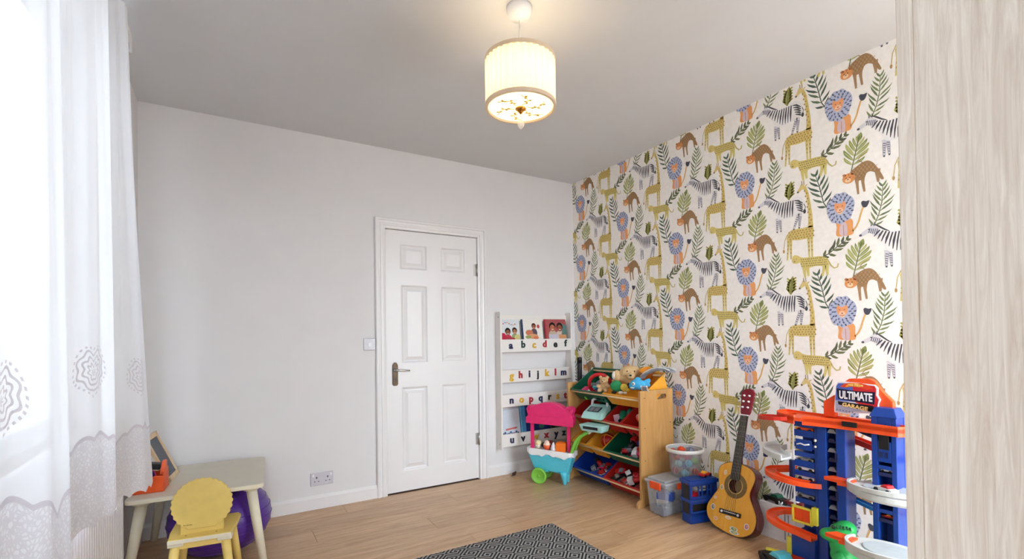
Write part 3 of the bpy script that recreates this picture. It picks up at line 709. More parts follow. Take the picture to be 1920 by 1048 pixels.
# ------------------------------------------------------------------ pendant lamp
LX, LY = 1.095, 1.736
lamp = thing('pendant_lamp', 'lit cream pleated drum pendant lamp hanging from the ceiling with crystal drop', 'lamp', (LX, LY, H))
m = MB(); m.lathe([(0.001, 0), (0.054, 0), (0.055, -0.020), (0.050, -0.028), (0.044, -0.044), (0.018, -0.052), (0.01, -0.060), (0.001, -0.058)], 28); m.build('ceiling_rose', M_white_plastic, lamp)
m = MB(); m.tube([(0, 0, -0.05), (0, 0, -0.285)], 0.0032, 8); m.build('cord', M_white_plastic, lamp)
def shade_mat(name, rgb, tw):
    m = bpy.data.materials.new(name); m.use_nodes = True; n = m.node_tree; n.nodes.clear(); N = n.nodes.new
    o = N('ShaderNodeOutputMaterial'); d = N('ShaderNodeBsdfDiffuse'); t_ = N('ShaderNodeBsdfTranslucent'); mx = N('ShaderNodeMixShader')
    nz = N('ShaderNodeTexNoise'); nz.inputs['Scale'].default_value = 300; tcx = N('ShaderNodeTexCoord'); n.links.new(tcx.outputs['Object'], nz.inputs['Vector'])
    r = N('ShaderNodeValToRGB'); c = srgb(*rgb); r.color_ramp.elements[0].color = tuple(x*.93 for x in c[:3])+(1,); r.color_ramp.elements[1].color = c
    n.links.new(nz.outputs['Fac'], r.inputs[0])
    for k in (d, t_): n.links.new(r.outputs[0], k.inputs[0])
    mx.inputs[0].default_value = tw; n.links.new(d.outputs[0], mx.inputs[1]); n.links.new(t_.outputs[0], mx.inputs[2]); n.links.new(mx.outputs[0], o.inputs[0])
    return m
M_shade = shade_mat('cream_pleated_fabric', (252, 246, 222), 0.5)
M_trim = shade_mat('shade_tape', (232, 220, 202), 0.3)
M_diff = shade_mat('frosted_diffuser', (255, 253, 244), 0.8)
SR, ST, SB = 0.148, H-2.354, H-2.158
zt, zb_ = -ST, -SB
n = 34*6; vs = []
for z in (zb_, zt):
    for j in range(n):
        ph = (j % 6)/6; rr_ = SR+(0.0035 if ph < 0.34 else (-0.003 if ph < 0.67 else 0.0))
        a = 2*PI*j/n; vs.append((rr_*math.cos(a), rr_*math.sin(a), z))
m = MB(); m.add(vs, [(j, (j+1) % n, n+(j+1) % n, n+j) for j in range(n)]); shade = m.build('lamp_shade', M_shade, lamp)
for z in (zt, zb_):
    m = MB(); m.lathe([(SR+0.001, z-0.008), (SR+0.005, z-0.008), (SR+0.005, z+0.008), (SR+0.001, z+0.008), (SR-0.006, z+0.008), (SR-0.006, z-0.008), (SR+0.001, z-0.008)], 64, caps=False, smooth=False); m.build('trim_band', M_trim, shade)
m = MB(); m.lathe([(0.0005, zb_-0.006), (0.07, zb_-0.006), (SR-0.012, zb_-0.003), (SR-0.007, zb_+0.002), (SR-0.012, zb_+0.0005), (0.07, zb_-0.003), (0.0005, zb_-0.003)], 48, caps=False)
diff = m.build('diffuser', M_diff, lamp)
M_etch = shade_mat('etched_pattern', (222, 200, 130), 0.3)
m = MB()
for k in range(6):
    a = 2*PI*k/6+0.2; pts = [(math.cos(a+0.25*math.sin(i*.7))*(0.03+0.014*i), math.sin(a+0.25*math.sin(i*.7))*(0.03+0.014*i), zb_-0.0072) for i in range(7)]
    m.tube(pts, 0.0016, 5)
    for i in range(1, 6):
        x, y, z = pts[i]; b = a+1.0*(1 if i % 2 else -1)
        m.ball((x+0.009*math.cos(b), y+0.009*math.sin(b), z), (0.007, 0.007, 0.001), 8, 4)
m.build('etched_leaves', M_etch, diff)
M_gold = mat('gold_metal', (200, 140, 60), 0.25, 0.1, metal=1.0)
m = MB(); m.lathe([(0.0005, zb_-0.006), (0.023, zb_-0.007), (0.024, zb_-0.012), (0.014, zb_-0.017), (0.008, zb_-0.026), (0.003, zb_-0.032), (0.0005, zb_-0.032)], 20, caps=False); fin = m.build('finial', M_gold, lamp)
m = MB(); m.lathe([(0.0005, zb_-0.032), (0.005, zb_-0.040), (0.0015, zb_-0.047), (0.002, zb_-0.052), (0.016, zb_-0.075), (0.012, zb_-0.088), (0.0005, zb_-0.098)], 8, smooth=False, caps=False)
m.build('crystal_drop', clear_mat('crystal', (240, 236, 225), 0.55, 0.03), lamp)
m = MB()
for k in range(3):
    a = 2*PI*k/3; m.tube([(0.02*math.cos(a), 0.02*math.sin(a), zt-0.03), (SR*math.cos(a), SR*math.sin(a), zt-0.002)], 0.002, 6)
m.lathe([(0.02, zt-0.06), (0.022, zt-0.02), (0.006, zt-0.015), (0.004, zt-0.03)], 16); m.build('spider_fitting', M_white_plastic, lamp)
bm_ = mat('bulb_glass', (255, 214, 150), 0.3, 0.0, emit=5)
m = MB(); m.lathe([(0.001, zt-0.175), (0.018, zt-0.17), (0.03, zt-0.145), (0.026, zt-0.118), (0.014, zt-0.06), (0.001, zt-0.06)], 18, caps=False); m.build('bulb', bm_, lamp)
pt = bpy.data.lights.new('bulb_light', 'POINT'); pto = bpy.data.objects.new('bulb_light', pt); COL.objects.link(pto); pto.parent = lamp; pto.location = (0, 0, zt-0.08)
pt.energy = LAMP_POWER; pt.color = (1.0, 0.82, 0.56); pt.shadow_soft_size = 0.03

# ------------------------------------------------------------------ switch and sockets
sw = thing('light_switch', 'single grey light switch plate on the wall beside the door', 'light switch', (0.898, D, 1.125))
MB().box(-0.043, 0.043, -0.009, 0, -0.043, 0.043).build('face_plate', M_grey_plate, sw, bevel=0.003)
MB().hexa([(-0.011, -0.0125, -0.018), (0.011, -0.0125, -0.018), (0.011, -0.008, -0.018), (-0.011, -0.008, -0.018)], [(-0.011, -0.010, 0.010), (0.011, -0.010, 0.010), (0.011, -0.008, 0.010), (-0.011, -0.008, 0.010)]).build('rocker', M_white_plastic, sw)
so = thing('wall_socket', 'double wall socket on the white wall left of the door near the floor', 'socket', (0.564, D, 0.203))
MB().box(-0.074, 0.074, -0.009, 0, -0.044, 0.044).build('face_plate', mat('socket_plate', (206, 204, 212), 0.35, 0.03), so, bevel=0.003)
for sx_ in (-0.036, 0.036):
    m = MB(); m.box(sx_-0.004, sx_+0.004, -0.0097, -0.0088, 0.004, 0.016); m.box(sx_-0.016, sx_-0.008, -0.0097, -0.0088, -0.018, -0.013); m.box(sx_+0.008, sx_+0.016, -0.0097, -0.0088, -0.018, -0.013)
    m.build('pin_holes', mat('socket_holes', (70, 66, 76), 0.6), so)
    MB().box(sx_-0.006+0.022*(1 if sx_ > 0 else -1), sx_+0.006+0.022*(1 if sx_ > 0 else -1), -0.0115, -0.0088, 0.018, 0.034).build('switch_rocker', M_white_plastic, so)

# ------------------------------------------------------------------ rug
def rug_mat():
    m = bpy.data.materials.new('woven_rug'); m.use_nodes = True; n = m.node_tree; b = n.nodes['Principled BSDF']; N = n.nodes.new; Lk = n.links.new
    t_ = N('ShaderNodeTexCoord'); s_ = N('ShaderNodeSeparateXYZ'); Lk(t_.outputs['Object'], s_.inputs[0])
    def q(op, a, b_=None):
        k = N('ShaderNodeMath'); k.operation = op
        for i, x in enumerate((a, b_)):
            if x is None: continue
            if isinstance(x, (int, float)): k.inputs[i].default_value = x
            else: Lk(x, k.inputs[i])
        return k.outputs[0]
    c = 0.128
    fx = q('ABSOLUTE', q('SUBTRACT', q('FRACT', q('DIVIDE', s_.outputs[0], c)), 0.5))
    fy = q('ABSOLUTE', q('SUBTRACT', q('FRACT', q('DIVIDE', s_.outputs[1], c)), 0.5))
    d = q('ADD', fx, fy)
    st_ = q('GREATER_THAN', q('FRACT', q('MULTIPLY', d, 5.0)), 0.52)
    nz = N('ShaderNodeTexNoise'); nz.inputs['Scale'].default_value = 500; Lk(t_.outputs['Object'], nz.inputs['Vector'])
    mx = N('ShaderNodeMixRGB'); mx.inputs[1].default_value = srgb(26, 27, 34); mx.inputs[2].default_value = srgb(176, 172, 168); Lk(st_, mx.inputs[0])
    m2 = N('ShaderNodeMixRGB'); m2.blend_type = 'MULTIPLY'; m2.inputs[0].default_value = 0.45; Lk(mx.outputs[0], m2.inputs[1]); Lk(nz.outputs['Color'], m2.inputs[2])
    Lk(m2.outputs[0], b.inputs['Base Color']); b.inputs['Roughness'].default_value = 0.95
    bp = N('ShaderNodeBump'); bp.inputs['Strength'].default_value = 0.4; bp.inputs['Distance'].default_value = 0.002; Lk(nz.outputs['Fac'], bp.inputs['Height']); Lk(bp.outputs[0], b.inputs['Normal'])
    return m
rx0, rx1, ry0_, ry1_ = 0.52, 1.727, 0.70, 2.44
rug = tag(MB().box(-(rx1-rx0)/2, (rx1-rx0)/2, -(ry1_-ry0_)/2, (ry1_-ry0_)/2, 0, 0.009).build('area_rug', rug_mat(), bevel=0.003), 'black and off-white rug with concentric diamond pattern lying on the floor', 'rug')
rug.location = ((rx0+rx1)/2, (ry0_+ry1_)/2, 0)

# ------------------------------------------------------------------ alphabet bookcase on the back wall
bc = thing('sling_bookcase', 'white wall bookcase with alphabet letters on its four shelf fronts', 'bookcase', (2.325, D, 0.22))
BF = 3.456
for a, b in ((1.95, 1.967), (2.684, 2.702)):
    mm = MB(); mm.box(a, b, BF, D-0.0005, 0.225, 1.375); mm.build('side_panel', M_bcwhite, bc, bevel=0.002, world=True)
for z in (1.30, 0.78, 0.30): MB().box(1.967, 2.684, D-0.014, D-0.0005, z, z+0.05).build('back_rail', M_bcwhite, bc, world=True)
FAS = [(1.037, 1.143), (0.783, 0.886), (0.579, 0.682), (0.247, 0.352)]
for a, b in FAS:
    MB().box(1.967, 2.684, BF+0.001, BF+0.013, a, b).build('shelf_front', M_bcwhite, bc, bevel=0.001, world=True)
    MB().box(1.967, 2.684, BF+0.013, D-0.001, a, a+0.012).build('shelf', M_bcwhite, bc, world=True)
for z in (1.33, 0.27): MB().lathe([(0.0005, 0), (0.006, 0), (0.005, 0.002), (0.0005, 0.003)], 10, T(1.95, BF+0.03, z) @ RY(-PI/2), caps=False).build('screw_cap', M_mgrey, bc, world=True)
LC = dict(n=mat('letter_navy', (34, 36, 78), 0.4), k=mat('letter_black', (26, 28, 34), 0.4), g=mat('letter_green', (22, 58, 56), 0.4), y=mat('letter_yellow', (224, 178, 52), 0.4), r=mat('letter_red', (172, 36, 50), 0.4))
LET = [('a', 2.05, 1.091, 'n'), ('b', 2.172, 1.097, 'g'), ('c', 2.284, 1.093, 'y'), ('d', 2.395, 1.097, 'r'), ('e', 2.510, 1.094, 'k'), ('f', 2.622, 1.099, 'g'),
       ('g', 2.054, 0.836, 'y'), ('h', 2.142, 0.840, 'r'), ('i', 2.232, 0.843, 'n'), ('j', 2.320, 0.838, 'k'), ('k', 2.413, 0.843, 'y'), ('l', 2.506, 0.845, 'r'), ('m', 2.596, 0.841, 'n'),
       ('n', 2.050, 0.632, 'n'), ('o', 2.149, 0.632, 'y'), ('p', 2.245, 0.630, 'r'), ('q', 2.344, 0.630, 'n'), ('r', 2.438, 0.634, 'k'), ('s', 2.529, 0.634, 'y'), ('t', 2.612, 0.634, 'r'),
       ('u', 2.050, 0.302, 'n'), ('v', 2.159, 0.304, 'k'), ('w', 2.287, 0.304, 'y'), ('x', 2.400, 0.305, 'r'), ('y', 2.506, 0.302, 'n'), ('z', 2.590, 0.304, 'g')]
for ch, x, z, c in LET:
    o = text_obj('letter', ch, 0.082, 0.004, LC[c], bc, T(x, BF-0.003, z) @ RX(PI/2), bold=0.0026)

def book(label, cx, zb, w_, h_, th, cover, spine_mat, lean=0.14, group='picture books on the top shelf', draw=None, yb=BF+0.016, roll_=0):
    M = T(cx, yb+0.002, zb) @ RX(-lean) @ RY(roll_)
    bk = thing('picture_book', label, 'book', M=M, group=group)
    mm = MB(); mm.box(-w_/2, w_/2, 0, 0.002, 0, h_); mm.box(-w_/2, w_/2, th-0.002, th, 0, h_); cv = mm.build('cover', cover, bk)
    MB().box(-w_/2-0.001, -w_/2+0.012, -0.0008, th+0.0008, 0, h_).build('spine', spine_mat, bk)
    MB().box(-w_/2+0.004, w_/2-0.004, 0.002, th-0.002, 0.003, h_-0.004).build('pages', M_cream, bk)
    if draw:
        pr = Print(); draw(pr, w_, h_)
        print_obj('cover_picture', pr, lambda x, y, g: (x, -g-0.0009, y), bk, print_mat(), world=False)
    return bk
def kid(pr, x, y, s, skin, hair, shirt, lay=1):
    pr.poly(smooth_loop([(x-1.2*s, y-3.2*s), (x-1.1*s, y-1.3*s), (x, y-0.8*s), (x+1.1*s, y-1.3*s), (x+1.2*s, y-3.2*s)], 2), shirt, lay)
    pr.ell(x, y+0.2*s, 0.95*s, 1.05*s, hair, lay+1, 14); pr.ell(x, y-0.2*s, 0.72*s, 0.85*s, skin, lay+2, 14)
    pr.ell(x-0.28*s, y-0.05*s, 0.09*s, 0.1*s, (40, 26, 22), lay+3, 6); pr.ell(x+0.28*s, y-0.05*s, 0.09*s, 0.1*s, (40, 26, 22), lay+3, 6); pr.ell(x, y-0.55*s, 0.3*s, 0.1*s, (236, 226, 220), lay+3, 8)
def dr1(pr, w_, h_):
    pr.poly([(-w_/2+.012, 0), (w_/2, 0), (w_/2, h_), (-w_/2+.012, h_)], (216, 222, 226), 0)
    for k in range(7): pr.ell(-0.06+k*0.019, h_*(0.86+0.04*math.sin(k)), 0.007, 0.006, ((206, 90, 110), (120, 150, 190), (222, 160, 90))[k % 3], 1, 7)
    kid(pr, -0.022, 0.158, 0.029, (150, 92, 66), (30, 24, 26), (196, 50, 84)); kid(pr, 0.046, 0.165, 0.026, (176, 116, 84), (48, 32, 28), (142, 158, 110))
    pr.poly([(-w_/2+.012, 0), (w_/2, 0), (w_/2, 0.09), (0, 0.115), (-w_/2+.012, 0.105)], (176, 60, 70), 5); pr.ell(0.07, 0.11, 0.03, 0.026, (206, 196, 130), 6); pr.ell(-0.07, 0.12, 0.03, 0.03, (190, 40, 70), 6)
def dr2(pr, w_, h_):
    pr.poly([(-w_/2+.012, 0), (w_/2, 0), (w_/2, h_), (-w_/2+.012, h_)], (234, 230, 224), 0)
    kid(pr, 0.015, 0.205, 0.024, (168, 96, 66), (70, 40, 32), (92, 80, 92)); pr.ell(0.062, 0.205, 0.015, 0.018, (190, 80, 80), 1)
    pr.ell(-0.035, 0.15, 0.04, 0.026, (196, 120, 92), 5); pr.ell(0.0, 0.118, 0.055, 0.022, (214, 156, 110), 6); pr.ell(-0.05, 0.112, 0.03, 0.014, (150, 160, 100), 7); pr.ell(0.03, 0.105, 0.03, 0.012, (216, 120, 84), 7)
def dr3(pr, w_, h_):
    pr.poly([(-w_/2+.012, 0), (w_/2, 0), (w_/2, h_), (-w_/2+.012, h_)], (166, 84, 84), 0); pr.poly([(0.06, h_*.4), (w_/2, h_*.3), (w_/2, h_*.8), (0.07, h_*.85)], (92, 128, 122), 1)
    kid(pr, -0.035, 0.198, 0.036, (186, 112, 82), (30, 20, 22), (188, 170, 150)); kid(pr, 0.045, 0.196, 0.036, (150, 84, 62), (36, 22, 24), (206, 190, 176))
    pr.poly([(-0.08, 0.08), (0.02, 0.08), (0.02, 0.135), (-0.08, 0.135)], (196, 190, 206), 7); pr.poly([(0.03, 0.08), (w_/2-.006, 0.08), (w_/2-.006, 0.13), (0.03, 0.13)], (206, 150, 104), 7)
W1 = mat('pale_book_cover', (214, 220, 224), 0.35); book('pale picture book of two children, leftmost on the top shelf', 2.068, 1.05, 0.195, 0.265, 0.008, W1, W1, draw=dr1)
book('white picture book with dark blue spine in the middle of the top shelf', 2.298, 1.05, 0.215, 0.268, 0.008, mat('white_book_cover', (232, 228, 222), 0.35), mat('navy_spine', (32, 58, 104), 0.4), draw=dr2)
book('red-spined picture book of two faces, rightmost on the top shelf', 2.548, 1.05, 0.235, 0.27, 0.008, mat('red_book_cover', (170, 60, 64), 0.35), mat('red_spine', (170, 30, 44), 0.4), draw=dr3)
def dr4(pr, w_, h_):
    pr.poly([(-w_/2+.002, 0), (w_/2, 0), (w_/2, h_), (-w_/2+.002, h_)], (206, 214, 226), 0)
    pr.poly([(-0.05, 0.115), (0.06, 0.125), (0.06, 0.14), (-0.05, 0.13)], (206, 110, 100), 1)
    for k in range(9): pr.ell(-0.075+k*0.018, 0.09+0.008*math.sin(k*2), 0.009, 0.01, (58, 82, 120), 1, 8)
    pr.poly([(-w_/2+.002, 0), (w_/2, 0), (w_/2, 0.075), (-w_/2+.002, 0.07)], (120, 160, 190), 1)
book('pale blue picture book, leftmost on the lowest bookcase shelf', 2.062, 0.262, 0.185, 0.285, 0.009, mat('pale_blue_cover', (206, 214, 226), 0.35), mat('pale_blue_spine', (190, 200, 216), 0.4), group='picture books on the lowest shelf', draw=dr4)
NAVY = mat('navy_cover', (20, 42, 104), 0.35)
def dr5(pr, w_, h_):
    pr.poly([(-w_/2+.013, 0), (-w_/2+.05, 0), (-w_/2+.05, h_), (-w_/2+.013, h_)], (70, 130, 176), 0)
    pr.ell(0.06, 0.12, 0.03, 0.024, (60, 110, 100), 1); pr.ell(0.075, 0.16, 0.02, 0.016, (160, 70, 60), 1)
book('large navy blue picture book behind the pink toy cart canopy', 2.315, 0.262, 0.30, 0.31, 0.012, NAVY, mat('light_blue_spine', (96, 160, 196), 0.4), group='picture books on the lowest shelf', draw=dr5)
book('dark book with green picture, rightmost on the lowest bookcase shelf', 2.555, 0.262, 0.17, 0.22, 0.01, mat('dark_grey_cover', (52, 54, 62), 0.4), mat('green_spine', (40, 90, 70), 0.4), group='picture books on the lowest shelf', draw=lambda pr, w_, h_: (pr.ell(0.0, 0.12, 0.05, 0.035, (52, 130, 84), 0), pr.ell(0.02, 0.155, 0.025, 0.018, (220, 150, 60), 1), pr.ell(-0.04, 0.165, 0.016, 0.014, (190, 50, 50), 1)))

# small dark thing by the skirting
m = MB(); m.ball((0, 0, 0.016), (0.018, 0.012, 0.015), 10, 7); m.ball((0.016, 0.004, 0.026), (0.009, 0.008, 0.009), 8, 6); m.tube([(-0.01, -0.004, 0.012), (-0.024, -0.008, 0.005), (-0.034, -0.004, 0.004)], [0.005, 0.004, 0.002], 6)
tag(m.build('small_toy', mat('dark_brown_rubber', (62, 44, 36), 0.6)), 'tiny dark brown toy lying on the floor beside the skirting right of the door', 'toy').location = (2.065, 3.455, 0)

# ------------------------------------------------------------------ toy organiser with bins
org = thing('toy_organiser', 'birch wooden toy organiser with four rows of sloping bins against the wallpaper wall', 'toy shelf', (2.56, 2.74, 0))
OY0, OY1, OX0, OX1 = 2.34, 3.15, 2.40, 2.72
ZR = [0.725, 0.525, 0.305, 0.098]
TL = math.radians(33); BD = 0.31
def side_panel(y0, y1):
    # outline in (x, z) with a hand slot and a short foot at the front
    out = [(OX0+0.004, 0.785), (OX0, 0.78), (OX0, 0.05), (OX0-0.012, 0.045), (OX0-0.028, 0.035), (OX0-0.034, 0.02), (OX0-0.034, 0), (OX0+0.03, 0), (OX0+0.045, 0.012), (OX1-0.045, 0.012), (OX1-0.03, 0), (OX1, 0), (OX1, 0.78), (OX1-0.004, 0.785)]
    slot = [(2.605+0.022*math.cos(a)+(0.028 if math.cos(a) > 0 else -0.028), 0.736+0.018*math.sin(a)) for a in [PI*2*k/16 for k in range(16)]]
    bm = bmesh.new()
    def ring(pts, y): return [bm.verts.new((x, y, z)) for x, z in pts]
    o0, o1, s0, s1 = ring(out, y0), ring(out, y1), ring(slot, y0), ring(slot, y1)
    for a, b in ((o0, o1), (s0, s1)):
        for i in range(len(a)): bm.faces.new((a[i], a[(i+1) % len(a)], b[(i+1) % len(a)], b[i]))
    for o_, s_ in ((o0, s0), (o1, s1)):
        es = []
        for lp in (o_, s_):
            for i in range(len(lp)):
                e = bm.edges.get((lp[i], lp[(i+1) % len(lp)])) or bm.edges.new((lp[i], lp[(i+1) % len(lp)])); es.append(e)
        bmesh.ops.triangle_fill(bm, use_beauty=True, edges=es)
    bmesh.ops.recalc_face_normals(bm, faces=bm.faces)
    me = bpy.data.meshes.new('side_panel'); bm.to_mesh(me); bm.free(); me.materials.append(M_birch)
    me.transform(org.matrix_basis.inverted()); o = bpy.data.objects.new('side_panel', me); COL.objects.link(o); o.parent = org
    return o
pn = side_panel(OY0, OY0+0.017); side_panel(OY1-0.017, OY1)
m = MB()
for x, z in ((2.44, 0.735), (2.44, 0.53), (2.44, 0.31), (2.44, 0.10), (2.69, 0.55), (2.69, 0.12)): m.lathe([(0.0005, 0), (0.004, 0), (0.0035, 0.001), (0.0005, 0.001)], 8, T(x, OY0, z) @ RX(PI/2), caps=False)
m.build('bolt', M_dark, pn, world=True)
for z in ZR:
    m = MB(); m.tube([(OX0+0.028, OY0+0.017, z-0.008), (OX0+0.028, OY1-0.017, z-0.008)], 0.008, 10); m.build('rail', M_rail, org, world=True)
    bx, bz = OX0+0.02+BD*math.cos(TL)-0.02, z+BD*math.sin(TL)-0.02
    m = MB(); m.tube([(bx, OY0+0.017, bz), (bx, OY1-0.017, bz)], 0.008, 10); m.build('rail', M_rail, org, world=True)
def MBIN(yc, z):
    c, s = math.cos(TL), math.sin(TL)
    return Matrix(((0, c, -s, OX0+0.016), (-1, 0, 0, yc), (0, s, c, z), (0, 0, 0, 1)))
def make_bin(label, y_hi, y_lo, zr, m_):
    w_ = y_hi-y_lo-0.006
    b = thing('storage_bin', label, 'storage bin', M=MBIN((y_hi+y_lo)/2, zr), group='sloping bins in the toy organiser')
    def rect(ins, d0, z, q=0): return [(-w_/2+ins, d0, z), (w_/2-ins, d0, z), (w_/2-ins, BD-d0*1.0-q, z), (-w_/2+ins, BD-d0-q, z)]
    mm = MB(); mm.sweep([rect(.016, .03, -.11), rect(.007, .012, 0), rect(0, 0, 0), rect(0, 0, .006), rect(.009, .014, .006), rect(.018, .032, -.106)])
    mm.build('tray', m_, b, bevel=0.002)
    return b
M_bgrn = mat('bin_green', (16, 92, 66), 0.4, 0.05); M_byel = mat('bin_yellow', (238, 168, 52), 0.4, 0.04); M_bred = mat('bin_red', (186, 34, 30), 0.4, 0.06); M_bblu = mat('bin_blue', (22, 66, 168), 0.4, 0.05)
e0, e1 = OY0+0.018, OY1-0.018
yq = [e1, 2.938, 2.745, 2.556, e0]
make_bin('wide dark green bin on the top row of the toy organiser', e1, 2.745, ZR[0], M_bgrn)
make_bin('wide yellow bin on the top row of the toy organiser', 2.745, e0, ZR[0], M_byel)
for k, (nm, mm_) in enumerate((('narrow red bin at the left end of the second row', M_bred), ('narrow green bin behind the mint toy till on the second row', M_bgrn), ('narrow red bin holding the green toy binoculars on the second row', M_bred), ('narrow red bin beside the near side panel on the second row', M_bred))):
    make_bin(nm, yq[k], yq[k+1], ZR[1], mm_)
make_bin('narrow yellow bin at the left end of the third row', yq[0], yq[1], ZR[2], M_byel)
make_bin('narrow yellow bin holding a red ball on the third row', yq[1], yq[2], ZR[2], M_byel)
make_bin('wide dark green bin on the third row of the toy organiser', yq[2], e0, ZR[2], M_bgrn)
make_bin('wide blue bin on the lowest row of the toy organiser', e1, 2.745, ZR[3], M_bblu)
make_bin('wide red bin on the lowest row of the toy organiser', 2.745, e0, ZR[3], M_bred)

# --- little toys
PAL = dict(red=M_red, black=M_dark, white=M_white_plastic, silver=M_steel, blue=M_blue, orange=M_orange, green=M_grn, yellow=M_yel, grey=M_mgrey, pink=M_pink, maroon=M_dred, turquoise=M_teal, mint=M_mint, lime=M_lgrn)
def toy_car(label, M, body, top, s=1.0, group=None):
    c = thing('toy_car', label, 'toy car', M=M, group=group); l, w_ = 0.036*s, 0.016*s
    prof_ = [(-l, .006*s), (l, .006*s), (l*1.02, .014*s), (l*.6, .018*s), (l*.25, .019*s), (-l*.7, .019*s), (-l, .017*s)]
    XZ = Matrix(((1, 0, 0, 0), (0, 0, 1, 0), (0, 1, 0, 0), (0, 0, 0, 1)))
    MB().prism(prof_, -w_, w_, XZ).build('body', PAL[body], c, bevel=0.0015*s, seg=1)
    MB().prism([(-l*.65, .0185*s), (l*.28, .0185*s), (l*.02, .028*s), (-l*.45, .028*s)], -w_*.85, w_*.85, XZ).build('cabin', PAL[top], c, bevel=0.001*s, seg=1)
    for x in (-l*.6, l*.6):
        for y in (-w_, w_): MB().lathe([(0.0005, -0.003*s), (.0075*s, -.003*s), (.0075*s, .003*s), (.0005, .003*s)], 12, T(x, y, .0076*s) @ RX(PI/2), smooth=False).build('wheel', M_dark, c)
    return c
def toy_brick(label, M, col, s=1.0, nx=3, group=None, name='toy_brick'):
    b = MB(); l = 0.013*s; b.box(-nx*l/2*1.2, nx*l/2*1.2, -l*1.2, l*1.2, 0, 0.02*s)
    for i in range(nx):
        for j in (-1, 1): b.lathe([(.0048*s, .02*s), (.0048*s, .0245*s), (.0005, .0245*s)], 8, T((i-(nx-1)/2)*l*1.2, j*l*.6, 0), caps=False, smooth=False)
    o = b.build(name, PAL[col], None); o.matrix_basis = M
    return tag(o, label, 'toy brick', group)
def toy_ball(label, M, col, stripe, r, group=None):
    b = thing('toy_ball', label, 'ball', M=M, group=group)
    MB().ball((0, 0, r), r, 20, 14).build('ball', PAL[col], b)
    m = MB()
    for a in (0.4, 1.9):
        m.add([], []); pts = [(r*1.004*math.cos(q)*math.cos(a), r*1.004*math.cos(q)*math.sin(a), r+r*1.004*math.sin(q)) for q in [PI*2*k/24 for k in range(25)]]
        m.tube(pts, r*0.07, 6, caps=False)
    m.build('stripe', PAL[stripe], b); return b
def toy_engine(label, M, col, cabc, s=1.0, group=None):
    e = thing('toy_train', label, 'toy train', M=M, group=group)
    MB().box(-.035*s, .035*s, -.015*s, .015*s, .010*s, .017*s).build('chassis', M_dark, e, bevel=.001)
    m = MB(); m.lathe([(.0005, 0), (.012*s, 0), (.013*s, .003*s), (.013*s, .04*s), (.0005, .04*s)], 12, T(-.008*s, 0, .029*s) @ RY(PI/2)); m.lathe([(.004*s, 0), (.006*s, .012*s), (.0005, .012*s)], 8, T(.022*s, 0, .038*s), caps=False); m.build('boiler', PAL[col], e)
    MB().box(-.035*s, -.008*s, -.015*s, .015*s, .017*s, .048*s).build('cab', PAL[cabc], e, bevel=.0015)
    for x in (-.022*s, 0, .022*s):
        for y in (-.015*s, .015*s): MB().lathe([(.0005, -.002*s), (.009*s, -.002*s), (.009*s, .002*s), (.0005, .002*s)], 12, T(x, y, .009*s) @ RX(PI/2), smooth=False).build('wheel', M_dark, e)
    return e
FL = -0.105
def inb(ya, yb, zr, fx, fy, dz=0.0, rz=0.0, rx=0.0):    # fx 0..1 left->right, fy 0..1 front->back along the bin floor
    w_ = ya-yb-0.05
    return MBIN((ya+yb)/2, zr) @ T(-w_/2+w_*fx, 0.045+0.22*fy, FL+dz) @ RZ(rz) @ RX(rx)
# lowest row, blue bin and red bin: cars, bricks, trains
G1, G2 = 'toys in the lowest blue bin', 'toys in the lowest red bin'
BL = (e1, 2.745, ZR[3]); RD = (2.745, e0, ZR[3])
k = 0
for fx, fy, dz, rz, a, b, s, ds in ((.50, .20, 0, .5, 'silver', 'white', 1.1, 'silver toy car with white roof'), (.66, .12, 0, 2.2, 'white', 'silver', 1.1, 'white toy car with silver roof'), (.74, .34, 0, 1.0, 'red', 'white', 1.2, 'red toy car with white roof'),
                               (.90, .16, 0, -.4, 'black', 'silver', 1.2, 'black toy car with silver roof'), (.88, .42, .01, .3, 'pink', 'black', 1.1, 'pink toy car with black roof'), (.58, .46, .0, 2.6, 'maroon', 'black', 1.2, 'maroon toy car with black roof'), (.36, .12, 0, .2, 'blue', 'silver', 1.0, 'blue toy car with silver roof')):
    toy_car(ds+' in the lowest blue bin', inb(*BL, fx, fy, dz, rz), a, b, s, G1)
for fx, fy, dz, rz, c, s, ds in ((.80, .56, 0, .9, 'red', 1.3, 'red toy brick'), (.44, .34, 0, .2, 'white', 1.2, 'white toy brick'), (.62, .24, .03, 1.2, 'grey', 1.1, 'grey toy brick lying on top of other toys'), (.95, .30, .03, .4, 'maroon', 1.2, 'maroon toy brick')):
    toy_brick(ds+' in the lowest blue bin', inb(*BL, fx, fy, dz, rz), c, s, 3, G1)
for fx, fy, dz, rz, a, b, s, ds in ((.10, .15, 0, .4, 'black', 'grey', 1.3, 'black toy car with grey roof'), (.30, .12, 0, 2.4, 'silver', 'black', 1.2, 'silver toy car with black roof'), (.52, .16, 0, .8, 'grey', 'silver', 1.2, 'grey toy car with silver roof'), (.72, .14, 0, -.5, 'red', 'black', 1.3, 'red toy car with black roof'),
                               (.90, .2, 0, 1.2, 'black', 'red', 1.3, 'black toy car with red roof'), (.22, .44, 0, 1.5, 'maroon', 'silver', 1.3, 'maroon toy car with silver roof'), (.60, .46, .0, .3, 'red', 'silver', 1.4, 'red toy car with silver roof'), (.42, .62, 0, 1.9, 'white', 'black', 1.3, 'white toy car with black roof'), (.84, .56, 0, .7, 'red', 'maroon', 1.4, 'red toy car with maroon roof')):
    toy_car(ds+' in the lowest red bin', inb(*RD, fx, fy, dz, rz), a, b, s, G2)
